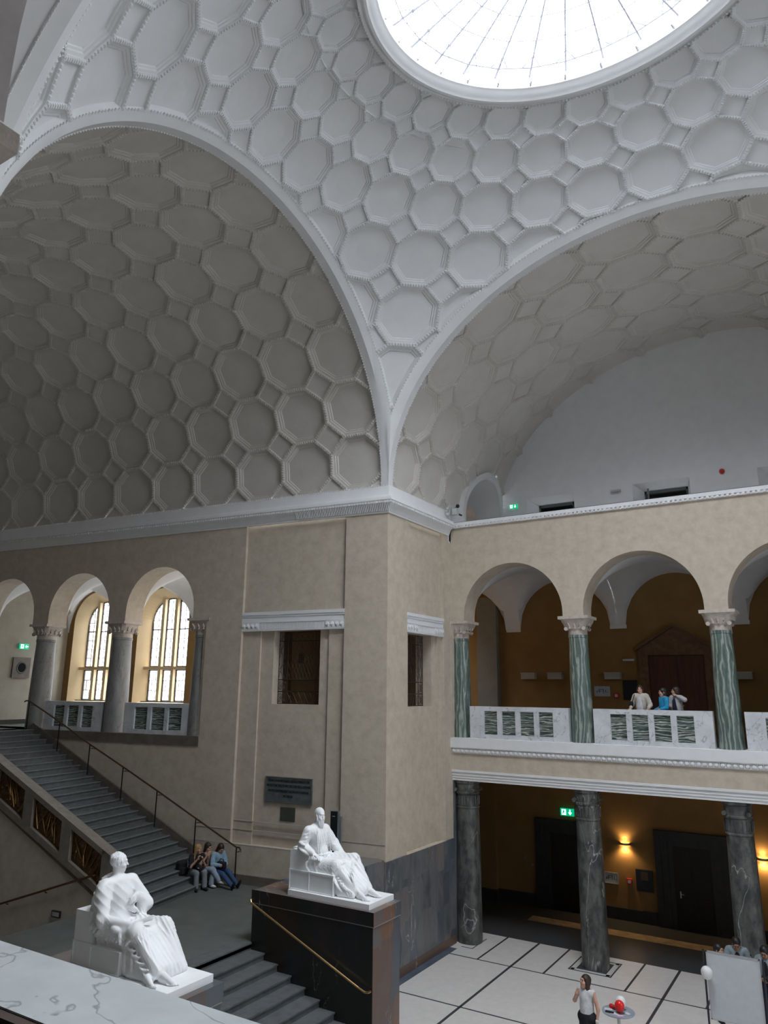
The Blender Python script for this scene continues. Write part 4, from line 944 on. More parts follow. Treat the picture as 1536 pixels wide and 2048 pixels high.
for a, b, lb in ((-10.72, -7.41, 'white marble balustrade with four green panels between pier and first free column'), (-6.65, -3.33, 'white marble balustrade with four green panels before the standing visitors'), (-2.53, .78, 'white marble balustrade cut off by the right edge')):
    baluster(TG, a, b, .10, .36, 4, lb, 'marble balustrades of the gallery', .50)
for a, b, lb in ((-9.95, -7.0, 'white marble balustrade with three green panels under the right window'), (-13.75, -10.95, 'white marble balustrade with three green panels under the left window')):
    baluster(TA, a, b, .12, .36, 3, lb, 'marble balustrades of the stair hall', .46)
e = empty('marble_balustrade', (-.9, .9, ZG), 'white veined marble balustrade top in the near foreground', 'balustrade')
m = MB(); m.box(-2.56, .76, .79, 1.0, ZG, -.535); par(m.ob('frame', WMARB), e)
m = MB(); m.box(-2.56, .76, .805, .985, -.535, -.5); par(m.ob('handrail_slab', TOPMARB), e)
m = MB(); m.add([(-2.56, .985, -.5), (.76, .985, -.5), (.76, 1.0, -.512), (-2.56, 1.0, -.512), (-2.56, 1.0, -.54), (.76, 1.0, -.54)], [(0, 1, 2, 3), (3, 2, 5, 4)]); par(m.ob('chamfered_edge', EDGEMARB), e)
m = MB(); m.box(-2.56, .76, .785, .805, -.54, -.503); par(m.ob('inner_edge', plain('brown_stone_edge', (.10, .07, .06))), e)
# ================================================================ doors and fittings of the gallery and court
y = YB
dr = MB(); 
P = [(-6.38, ZG), (-6.38, 1.50), (-5.13, 2.27), (-3.88, 1.50), (-3.88, ZG), (-4.18, ZG), (-4.18, 1.29), (-6.06, 1.29), (-6.06, ZG)]
fo = [(-6.38, ZG), (-6.38, 1.5), (-6.06, 1.29), (-6.06, ZG)]
dr.prism(fo, lambda a, b, h: (a, y-h, b), 0, .14); dr.prism([(-3.88, ZG), (-3.88, 1.5), (-4.18, 1.29), (-4.18, ZG)], lambda a, b, h: (a, y-h, b), 0, .14)
dr.prism([(-6.38, 1.5), (-5.13, 2.27), (-3.88, 1.5), (-4.18, 1.29), (-6.06, 1.29)], lambda a, b, h: (a, y-h, b), 0, .14)
dr.prism([(-6.46, 1.46), (-6.46, 1.56), (-5.13, 2.38), (-3.80, 1.56), (-3.80, 1.46), (-5.13, 2.27)], lambda a, b, h: (a, y-h, b), 0, .22)
d1 = struct(dr.ob('door_1', PORTAL))
m = MB()
for a, b in ((-6.06, -5.125), (-5.115, -4.18)): m.box(a, b, y-.05, y+.01, ZG, 1.29)
for i in range(8): m.box(-6.04+i*.235, -6.03+i*.235, y-.058, y-.05, ZG, 1.27)
m.ob('door_leaf', WOOD, d1)
m = MB(); m.ball((-4.98, y-.09, -.45), .025, 8, 6); m.ob('door_handle', BRASS, d1)
def lowdoor(i, x0, x1):
    m = MB(); zt = -4.57
    for k, (o_, d_) in enumerate(((0, .14), (.20, .10), (.42, .06))):
        a, b, t = x0+o_, x1-o_, zt-o_*.8; o2 = (.20, .42, .58)[k]; a2, b2, t2 = x0+o2, x1-o2, zt-o2*.8
        m.box(a, a2, y-d_, y, ZF, t); m.box(b2, b, y-d_, y, ZF, t); m.box(a2, b2, y-d_, y, t2, t)
    d_ = struct(m.ob(f'door_{i}', DARKST))
    q = MB(); xm = (x0+x1)/2
    for a, b in ((x0+.58, xm-.005), (xm+.005, x1-.58)): q.box(a, b, y-.03, y, ZF, zt-.46)
    for a, b in ((x0+.64, xm-.06), (xm+.06, x1-.64)):
        for za, zb in ((ZF+.2, ZF+1.0), (ZF+1.15, zt-.6)): q.box(a, b, y-.045, y-.03, za, zb)
    q.ob('door_leaf', DARKWD, d_)
    if i == 3: q = MB(); q.box(x0+.72, x0+.76, y-.07, y-.03, -6.62, -6.42); q.tube([(x0+.74, y-.09, -6.5), (x0+.86, y-.09, -6.5)], .012, 6); q.ob('door_handle', METALW, d_)
lowdoor(2, -10.57, -8.24); lowdoor(3, -6.32, -3.98); lowdoor(4, -1.95, .4)
# wall sconces: upper (off) and lower (lit)
def sconce_off(x, label):
    e = empty('wall_sconce', (x, y, .45), label, 'wall lamp', 'unlit box sconces of the gallery'); m = MB()
    m.box(-.28, .28, -.26, 0, .0, .22); o = m.ob('shade', plain('cream_lamp_shade', (.42, .40, .36), .6)); o.parent = e; m = MB(); m.box(-.30, .30, -.28, .0, .22, .245); o = m.ob('rim', plain('cream_lamp_rim', (.48, .46, .42), .6)); o.parent = e
for x, lb in ((-10.57, 'pale box wall lamp at the left end of the gallery, leftmost'), (-9.50, 'pale box wall lamp just left of the first free green column'), (-7.33, 'pale box wall lamp above the blue and white floor plan'), (-3.0, 'pale box wall lamp right of the gabled doorway')): sconce_off(x, lb)
m = MB(); m.box(-6.95, -6.55, y-.12, y, 1.10, 1.17); o = m.ob('emergency_light', plain('white_lamp_bar', (.6, .6, .58))); tag(o, 'slim white emergency light left of the gabled doorway', 'light')
LAMPG = emit('lamp_glow', (1, .70, .30), 14.)
def sconce_on(x, z, label):
    e = empty('lit_sconce', (x, y, z), label, 'wall lamp', 'lit half-round sconces of the court corridor'); m = MB(); n = 12
    R0 = [(.17*math.cos(PI*k/n), -.16*math.sin(PI*k/n)) for k in range(n+1)]
    m.strip([(a, b, -.035) for a, b in R0], [(a, b, .035) for a, b in R0]); m.strip([(a*.9, b*.9, -.035) for a, b in R0], [(a, b, -.035) for a, b in R0]); m.strip([(a*.9, b*.9, .035) for a, b in R0], [(a, b, .035) for a, b in R0])
    o = m.ob('shade', plain('brushed_lamp_metal', (.4, .36, .3), .4, .6)); o.parent = e
    m = MB(); m.add([(a*.9, b*.9, .0) for a, b in R0], [tuple(range(n+1))]); o = m.ob('bulb_panel', LAMPG); o.parent = e
    for dz, rx, en in ((.06, PI, 9.0), (-.06, 0, 24.0)):
        l = bpy.data.lights.new('sconce_light', 'SPOT'); l.energy = en; l.color = (1, .66, .30); l.spot_size = 2.3; l.spot_blend = .8; l.shadow_soft_size = .05
        o = bpy.data.objects.new('sconce_light', l); COL.objects.link(o); o.location = (0, -.10, dz); o.rotation_euler = (rx, 0, 0); o.parent = e
sconce_on(-7.32, -5.14, 'lit warm wall lamp between the two lower doors'); sconce_on(-3.0, -5.13, 'lit warm wall lamp at the right edge beside the court column'); sconce_on(1.3, -5.13, 'lit warm wall lamp beyond the right edge')
# signs
GRN = emit('exit_green', (.0, .30, .14), .55); WHT = emit('exit_white', (.75, .95, .85), .9)
def exitsign(loc, rz, w, label, arrow='down'):
    e = empty('exit_sign', loc, label, 'exit sign', 'green exit signs'); e.rotation_euler = (0, 0, rz); h = w*.5
    m = MB(); m.box(-w/2, w/2, -.05, 0, -h/2, h/2); o = m.ob('housing', GRN); o.parent = e
    m = MB(); D = -.054
    def R(a, b, c_, d_): m.poly([(a*w, D, c_*h), (b*w, D, c_*h), (b*w, D, d_*h), (a*w, D, d_*h)])
    R(-.40, -.08, -.38, .38) if arrow != 'plain' else None
    if arrow == 'left': m.poly([(.08*w, D, 0), (.22*w, D, -.3*h), (.22*w, D, .3*h)]); R(.2, .42, -.07, .07)
    else: m.poly([(.22*w, D, -.38*h), (.36*w, D, 0), (.08*w, D, 0)]); R(.18, .26, 0, .38)
    o = m.ob('pictogram', WHT); o.parent = e
    m = MB(); D = -.057
    for pts in ([(-.30, .25), (-.22, .25), (-.22, .36), (-.30, .36)], [(-.33, -.05), (-.20, -.05), (-.18, .22), (-.30, .22)], [(-.33, -.05), (-.38, -.32), (-.33, -.34), (-.25, -.05)], [(-.22, -.05), (-.12, -.20), (-.15, -.25), (-.29, -.05)]): m.poly([(a*w, D, b*h) for a, b in pts])
    o = m.ob('running_figure', GRN); o.parent = e
    return e
exitsign((-9.31, YB-.05, -4.28), 0, .50, 'green exit sign above the lower left door')
exitsign((-10.72, YL-.02, 7.25), 0, .34, 'green exit sign high on the white lunette wall')
p = TA(-17.86, 2.24, 1.63); exitsign(p, DA+PI/2, .44, 'green exit sign on the landing wall at far left', 'left')
e = empty('round_wall_vent', TA(-17.86, 2.24, .76), 'square stone panel with round dark opening on the landing wall', 'vent'); e.rotation_euler = (0, 0, DA+PI/2)
m = MB(); m.box(-.42, .42, -.03, 0, -.42, .42); o = m.ob('stone_panel', BROWNST); o.parent = e
m = MB(); G = [[(r*math.cos(2*PI*k/24), d_, r*math.sin(2*PI*k/24)) for k in range(24)] for r, d_ in ((.25, -.032), (.23, -.05), (.19, -.034))]; m.grid(G, closev=True); o = m.ob('ring', plain('pale_vent_ring', (.12, .115, .11))); o.parent = e
m = MB(); m.add([(.2*math.cos(2*PI*k/24), -.035, .2*math.sin(2*PI*k/24)) for k in range(24)], [tuple(range(24))]); o = m.ob('opening', plain('black_opening', (.004, .004, .004), 1.)); o.parent = e
def wallbox(name, x0, x1, z0, z1, d, mt, label, cat, yy=YB):
    m = MB(); m.box(x0, x1, yy-d, yy, z0, z1); o = m.ob(name, mt); tag(o, label, cat); return o
RED = plain('fire_alarm_red', (.5, .03, .02), .4); INK = plain('plan_ink', (.04, .06, .12))
def floorplan(x0, x1, z0, z1, label):
    e = empty('floor_plan_sign', ((x0+x1)/2, YB, (z0+z1)/2), label, 'sign', 'framed escape plans'); m = MB(); m.box(x0, x1, YB-.02, YB, z0, z1); par(m.ob('board', plain('pale_plan_board', (.42, .46, .50), .5)), e)
    m = MB(); w_, h_ = x1-x0, z1-z0
    for a, b, c_, d_ in ((.15, .5, .5, .54), (.15, .19, .35, .54), (.3, .34, .35, .7), (.3, .6, .68, .72), (.56, .6, .3, .72), (.7, .74, .4, .65), (.7, .9, .4, .43)): m.box(x0+a*w_, x0+b*w_, YB-.024, YB-.02, z0+c_*h_, z0+d_*h_)
    par(m.ob('plan_drawing', INK), e)
    m = MB(); 
    for a, b, c_, d_ in ((x0, x1, z1-.015, z1), (x0, x1, z0, z0+.015), (x0, x0+.015, z0, z1), (x1-.015, x1, z0, z1)): m.box(a, b, YB-.03, YB, c_, d_)
    par(m.ob('frame', METALW), e)
floorplan(-8.08, -7.5, -.16, .20, 'framed floor plan on the ochre gallery wall'); floorplan(-8.12, -7.62, -6.48, -6.12, 'framed floor plan on the ochre wall of the court corridor')
def alarm(x, z, yy, label):
    o = wallbox('fire_alarm_button', x-.09, x+.09, z-.09, z+.09, .05, RED, label, 'fire alarm', yy); m = MB(); m.box(x-.05, x+.05, yy-.055, yy-.05, z-.05, z+.05); m.ob('button_plate', METALW, o)
alarm(-7.28, -.13, YB, 'red fire alarm button on the gallery wall'); alarm(-7.24, -6.34, YB, 'red fire alarm button beside the lower notice board')
e = empty('fire_alarm_siren', (-2.94, YL, 7.56), 'round red siren on the white lunette wall', 'fire alarm'); m = MB(); G = [[(r*math.cos(2*PI*k/14), d_, r*math.sin(2*PI*k/14)) for k in range(14)] for r, d_ in ((.09, 0), (.09, -.06), (.06, -.10), (.01, -.11))]; m.grid(G, closev=True); o = m.ob('siren', RED); o.parent = e
wallbox('display_board', -7.02, -6.52, -.28, .42, .05, plain('black_notice_board', (.012, .014, .018), .3), 'black notice board beside the gabled doorway', 'notice board')
o = wallbox('display_case', -7.0, -6.45, -6.58, -5.90, .09, plain('black_display_case', (.012, .012, .014), .25), 'black display case on the court corridor wall', 'display case')
m = MB(); m.box(-6.83, -6.6, YB-.10, YB-.09, -6.22, -5.98); m.ob('poster', plain('dim_poster', (.13, .09, .05)), o)
o = wallbox('air_vent', -7.48, -7.05, -7.42, -7.27, .03, plain('vent_frame', (.10, .07, .04)), 'low wall vent below the lit sconce', 'vent'); m = MB(); m.box(-7.43, -7.10, YB-.035, YB-.03, -7.39, -7.30); m.ob('louvre', plain('vent_louvre', (.20, .16, .11)), o)
m = MB(); m.box(-6.80, -6.45, YL-.14, YL, 7.30, 7.37); o = m.ob('wall_light_bar', METALW); tag(o, 'small white light bar on the lunette wall between the windows', 'light')
for x, z in ((-11.0, -6.0), (-10.73, -6.22)):
    m = MB(); m.box(x-.04, x+.04, YB-.02, YB, z-.04, z+.04); o = m.ob('wall_socket', plain('dim_socket', (.3, .25, .18))); tag(o, 'small wall switch left of the lower left door, ' + ('upper' if z > -6.1 else 'lower') + ' one', 'switch')
# security cameras on the pier cornice
e = empty('security_camera_cluster', (XC+.2, 22.3, 6.08), 'cluster of floodlight and cameras on the pier cornice', 'security camera')
m = MB(); m.box(XC+.16, XC+.20, 22.12, 22.44, 5.95, 6.30); par(m.ob('bracket_plate', METALW), e)
m = MB(); m.box(XC+.24, XC+.42, 22.2, 22.38, 5.94, 6.16); m.tube([(XC+.18, 22.3, 6.05), (XC+.3, 22.3, 6.05)], .02, 6); par(m.ob('floodlight', plain('pale_floodlight', (.5, .54, .52), .3)), e)
m = MB(); m.tube([(XC+.2, 22.05, 6.15), (XC+.25, 21.85, 6.10)], .05, 8); m.tube([(XC+.2, 22.05, 5.95), (XC+.25, 21.85, 5.90)], .05, 8); par(m.ob('spotlight', METALW), e)
m = MB(); m.ball((XC+.3, 22.55, 6.32), .07, 10, 7); m.tube([(XC+.25, 22.5, 6.05), (XC+.35, 22.75, 6.02)], .035, 8); m.tube([(XC+.2, 22.4, 6.2), (XC+.3, 22.55, 6.3)], .012, 5); par(m.ob('camera_head', plain('black_camera', (.02, .02, .02), .4)), e)
m = MB(); m.box(-13.9, -13.5, 18.0, 18.02, 0, 0) if 0 else None
# lettered panel on the ochre wall by the right window
e = empty('lettered_wall_sign', TA(-9.53, WD-.02, .15), 'black lettered sign at the edge of the ochre window wall', 'sign')
o = text('A', TA(-9.62, WD-.01, .38), 0, 0, .30, e, LETTER, depth=.004); o = text('T', TA(-9.62, WD-.01, -.08), 0, 0, .26, e, LETTER, depth=.004)
m = MB(); m.box(-9.75, -9.5, WD-.012, WD, .13, .15, TA); par(m.ob('rule', LETTER), e)
# ================================================================ sculpting by distance fields -> one continuous surface
class SDF:
    """smooth union of tapered capsules, ellipsoids and boxes, meshed by surface nets"""
    def __init__(s, k=.02): s.p = []; s.k = k
    def cap(s, a, b, ra, rb=None, k=None, sub=False): s.p.append(('c', np.array(a, float), np.array(b, float), ra, ra if rb is None else rb, s.k if k is None else k, sub)); return s
    def line(s, pts, rr, k=None, sub=False):
        rr = rr if isinstance(rr, (list, tuple)) else [rr]*len(pts)
        for i in range(len(pts)-1): s.cap(pts[i], pts[i+1], rr[i], rr[i+1], k, sub)
        return s
    def ell(s, c, r, R=None, k=None, sub=False): s.p.append(('e', np.array(c, float), np.array(r, float), np.array(R, float) if R is not None else np.eye(3), 0, s.k if k is None else k, sub)); return s
    def box(s, c, r, R=None, k=None, sub=False, rnd=.01): s.p.append(('b', np.array(c, float), np.array(r, float), np.array(R, float) if R is not None else np.eye(3), rnd, s.k if k is None else k, sub)); return s
    def mesh(s, h, cut=None, disp=None):
        lo = np.full(3, 1e9); hi = -lo; bb = []
        for q in s.p:
            if q[0] == 'c': a = np.minimum(q[1]-q[3], q[2]-q[4]); b = np.maximum(q[1]+q[3], q[2]+q[4])
            else: e = np.abs(q[3]).T@q[2] if 1 else 0; e = np.abs(q[3].T)@q[2]; a = q[1]-e; b = q[1]+e
            m_ = q[5]*1.5+3*h; bb.append((a-m_, b+m_))
            if not q[6]: lo = np.minimum(lo, a); hi = np.maximum(hi, b)
        lo -= 3*h; hi += 3*h; n = np.ceil((hi-lo)/h).astype(int)+1
        D = np.full(n, .25, np.float32)
        ax = [lo[i]+h*np.arange(n[i]) for i in range(3)]
        for q, (a, b) in zip(s.p, bb):
            i0 = np.maximum(0, np.floor((a-lo)/h).astype(int)); i1 = np.minimum(n, np.ceil((b-lo)/h).astype(int)+1)
            if (i1 <= i0).any(): continue
            X, Y, Z = np.meshgrid(ax[0][i0[0]:i1[0]], ax[1][i0[1]:i1[1]], ax[2][i0[2]:i1[2]], indexing='ij', sparse=True)
            if q[0] == 'c':
                A, B = q[1], q[2]; d = B-A; L = max(d@d, 1e-9)
                t = np.clip(((X-A[0])*d[0]+(Y-A[1])*d[1]+(Z-A[2])*d[2])/L, 0, 1)
                v = np.sqrt((X-A[0]-t*d[0])**2+(Y-A[1]-t*d[1])**2+(Z-A[2]-t*d[2])**2)-(q[3]+(q[4]-q[3])*t)
            else:
                R = q[3]; x, y, z = X-q[1][0], Y-q[1][1], Z-q[1][2]
                u = [R[i][0]*x+R[i][1]*y+R[i][2]*z for i in range(3)]
                if q[0] == 'e':
                    r = q[2]; k0 = np.sqrt((u[0]/r[0])**2+(u[1]/r[1])**2+(u[2]/r[2])**2); k1 = np.sqrt((u[0]/r[0]**2)**2+(u[1]/r[1]**2)**2+(u[2]/r[2]**2)**2)+1e-9
                    v = k0*(k0-1)/k1
                else:
                    r = q[2]-q[4]; w_ = [np.abs(u[i])-r[i] for i in range(3)]
                    v = np.sqrt(np.maximum(w_[0], 0)**2+np.maximum(w_[1], 0)**2+np.maximum(w_[2], 0)**2)+np.minimum(np.maximum(w_[0], np.maximum(w_[1], w_[2])), 0)-q[4]
            S = D[i0[0]:i1[0], i0[1]:i1[1], i0[2]:i1[2]]; k = max(q[5], 1e-5)
            if q[6]:
                v = -v; hh = np.clip(.5-.5*(S-v)/k, 0, 1); S[...] = S+(v-S)*hh+k*hh*(1-hh)
            else:
                hh = np.clip(.5+.5*(S-v)/k, 0, 1); S[...] = S+(v-S)*hh-k*hh*(1-hh)
        if disp is not None:
            X, Y, Z = np.meshgrid(*ax, indexing='ij', sparse=True); D += disp(X, Y, Z).astype(np.float32)
        if cut is not None:
            X, Y, Z = np.meshgrid(*ax, indexing='ij', sparse=True); D = np.maximum(D, cut(X, Y, Z)).astype(np.float32)
        ins = D < 0; nx, ny, nz = n
        cnt = np.zeros(n-1, np.int8)
        for i in (0, 1):
            for j in (0, 1):
                for k in (0, 1): cnt += ins[i:nx-1+i, j:ny-1+j, k:nz-1+k]
        act = (cnt > 0) & (cnt < 8); idx = -np.ones(n-1, np.int64); ci = np.argwhere(act); idx[act] = np.arange(len(ci))
        acc = np.zeros((len(ci), 3)); w_ = np.zeros(len(ci)); c8 = [(i, j, k) for i in (0, 1) for j in (0, 1) for k in (0, 1)]
        vals = {c: D[ci[:, 0]+c[0], ci[:, 1]+c[1], ci[:, 2]+c[2]] for c in c8}
        for a in c8:
            for d in range(3):
                if a[d]: continue
                b = list(a); b[d] = 1; b = tuple(b); va, vb = vals[a], vals[b]; x = (va < 0) != (vb < 0)
                t = np.where(x, va/np.where(va == vb, 1, va-vb), 0); P = np.tile(np.array(a, float), (len(ci), 1)); P[:, d] = t
                acc += P*x[:, None]; w_ += x
        V = lo+h*(ci+acc/np.maximum(w_, 1)[:, None]); F = []
        for d in range(3):
            e, g = [(1, 2), (2, 0), (0, 1)][d]
            sl0 = [slice(None)]*3; sl1 = [slice(None)]*3; sl0[d] = slice(0, -1); sl1[d] = slice(1, None)
            a, b = ins[tuple(sl0)], ins[tuple(sl1)]; ed = np.argwhere(a != b)
            ed = ed[(ed[:, e] > 0) & (ed[:, g] > 0) & (ed[:, e] < n[e]-1) & (ed[:, g] < n[g]-1)]
            q = []
            for (u, v) in ((0, 0), (-1, 0), (-1, -1), (0, -1)):
                t = ed.copy(); t[:, e] += u; t[:, g] += v; q.append(idx[t[:, 0], t[:, 1], t[:, 2]])
            q = np.stack(q, 1); flip = ~a[ed[:, 0], ed[:, 1], ed[:, 2]]; q[flip] = q[flip][:, ::-1]; F.append(q)
        F = np.concatenate(F); F = F[(F >= 0).all(1)]
        return V, F
    def ob(s, name, mat, parent, h=.012, **k):
        V, F = s.mesh(h, **k); me = bpy.data.meshes.new(name)
        me.vertices.add(len(V)); me.vertices.foreach_set('co', V.astype(np.float32).ravel())
        me.loops.add(F.size); me.loops.foreach_set('vertex_index', F.astype(np.int32).ravel()); me.polygons.add(len(F))
        me.polygons.foreach_set('loop_start', np.arange(0, F.size, 4, dtype=np.int32)); me.polygons.foreach_set('use_smooth', [True]*len(F))
        me.update(calc_edges=True); me.validate(); me.materials.append(mat)
        o = bpy.data.objects.new(name, me); COL.objects.link(o); o.parent = parent; return o
def V3(*a): return np.array(a, float)
def rotz(a): c, s_ = math.cos(a), math.sin(a); return np.array([[c, -s_, 0], [s_, c, 0], [0, 0, 1]])
def roty(a): c, s_ = math.cos(a), math.sin(a); return np.array([[c, 0, s_], [0, 1, 0], [-s_, 0, c]])
def rotx(a): c, s_ = math.cos(a), math.sin(a); return np.array([[1, 0, 0], [0, c, -s_], [0, s_, c]])
def head(S, c, R, sc=1., beard=False, ears=True):
    """head centred at c (mid skull), looking along +x of frame R (columns = forward, left, up)"""
    def P(x, y, z): return c+R@(np.array([x, y, z])*sc)
    Ri = R.T
    S.ell(P(-.012, 0, .028), np.array([.096, .077, .092])*sc, Ri, k=.02*sc)
    S.ell(P(.020, 0, -.045), np.array([.070, .058, .078])*sc, Ri, k=.03*sc)
    S.ell(P(.050, 0, -.098), np.array([.030, .030, .024])*sc, Ri, k=.02*sc)          # chin
    S.cap(P(.083, .03, .028), P(.083, -.03, .028), .012*sc, k=.015*sc)                # brow
    S.cap(P(.088, 0, .012), P(.106, 0, -.022), .008*sc, .0125*sc, k=.010*sc)          # nose
    for y in (-1, 1):
        S.ell(P(.088, y*.031, .006), np.array([.012, .017, .010])*sc, Ri, k=.006*sc, sub=True)
        S.ell(P(.079, y*.031, .005), np.array([.011, .013, .009])*sc, Ri, k=.003*sc)
        S.ell(P(.060, y*.040, -.030), np.array([.030, .022, .022])*sc, Ri, k=.02*sc)
        if ears: S.ell(P(-.004, y*.080, -.008), np.array([.016, .009, .030])*sc, Ri, k=.006*sc)
    S.cap(P(.084, .018, -.053), P(.084, -.018, -.053), .0075*sc, k=.006*sc); S.cap(P(.083, .014, -.066), P(.083, -.014, -.066), .008*sc, k=.006*sc)
    S.cap(P(.096, .018, -.0595), P(.096, -.018, -.0595), .003*sc, k=.004*sc, sub=True)
    return P
def hand(S, w, d, n, sc=1., curl=.5, side=1, spread=.25, point=None):
    """palm from wrist w along d with back-of-hand normal n; five separate bent fingers"""
    d = d/np.linalg.norm(d); n = n-d*(n@d); n = n/np.linalg.norm(n); l = np.cross(n, d)*side
    Rm = np.array([d, l, n]); pc = w+d*.045*sc
    S.box(pc, np.array([.048, .040, .015])*sc, Rm, k=.012*sc, rnd=.012*sc)
    for i, (off, L) in enumerate(((.030, .070), (.011, .079), (-.009, .073), (-.028, .058))):
        cu = curl if point is None or i != point else .05
        p0 = w+d*.088*sc+l*off*sc; dd = d+l*off*spread*8*.12; p = p0; a = cu*.55
        for q, f in enumerate((.45, .32, .23)):
            dirv = dd*math.cos(a)-n*math.sin(a); dirv = dirv/np.linalg.norm(dirv); p2 = p+dirv*L*f*sc*1.0
            S.cap(p, p2, (.0095-.001*q)*sc, (.0088-.001*q)*sc, k=.004*sc); p = p2; a += cu*.9
    p = w+d*.022*sc+l*.036*sc; p2 = p+(d*.5+l*.75-n*.25)*.036*sc; p3 = p2+(d*.85+l*.15-n*.4)*.034*sc
    S.cap(w+d*.01*sc+l*.015*sc, p2, .014*sc, .011*sc, k=.012*sc); S.cap(p2, p3, .0105*sc, .009*sc, k=.005*sc)
def foot(S, a, d, sc=1., shoe=False, up=None):
    d = d/np.linalg.norm(d); up = V3(0, 0, 1) if up is None else up; up = up-d*(up@d); up /= np.linalg.norm(up); l = np.cross(up, d)
    if shoe:
        S.ell(a+d*.07*sc-up*.045*sc, np.array([.135, .046, .040])*sc, np.array([d, l, up]), k=.02); S.ell(a-d*.01*sc-up*.02*sc, np.array([.06, .042, .055])*sc, np.array([d, l, up]), k=.03)
    else:
        S.cap(a, a+d*.14*sc-up*.045*sc, .042*sc, .028*sc, k=.02); S.cap(a-d*.035*sc-up*.04*sc, a+d*.12*sc-up*.055*sc, .035*sc, .030*sc, k=.02)
        for i in range(5): S.cap(a+d*(.13-.012*i)*sc+l*(.030-.017*i)*sc-up*.055*sc, a+d*(.195-.018*i)*sc+l*(.036-.019*i)*sc-up*.064*sc, (.014-.0015*i)*sc, (.011-.001*i)*sc, k=.006)
SKIN = M('skin', (.56, .33, .24), .55, (.50, .28, .20), 8); SKIND = M('tanned_skin', (.36, .19, .12), .55, (.31, .16, .10), 8)
EYE = M('dark_eyes', (.02, .013, .01), .3); LIP = M('lips', (.36, .10, .09), .5)
def cloth(name, c, **k): return M(name, c, .85, tuple(x*.8 for x in c), 14, **k)
HAIRB = M('dark_brown_hair', (.022, .012, .009), .5, (.035, .018, .012), 40, stretch=(1, 1, .15)); HAIRBL = M('blonde_hair', (.42, .27, .12), .5, (.26, .15, .06), 40, stretch=(1, 1, .12)); HAIRBK = M('black_hair', (.010, .009, .009), .45, (.02, .017, .015), 40)
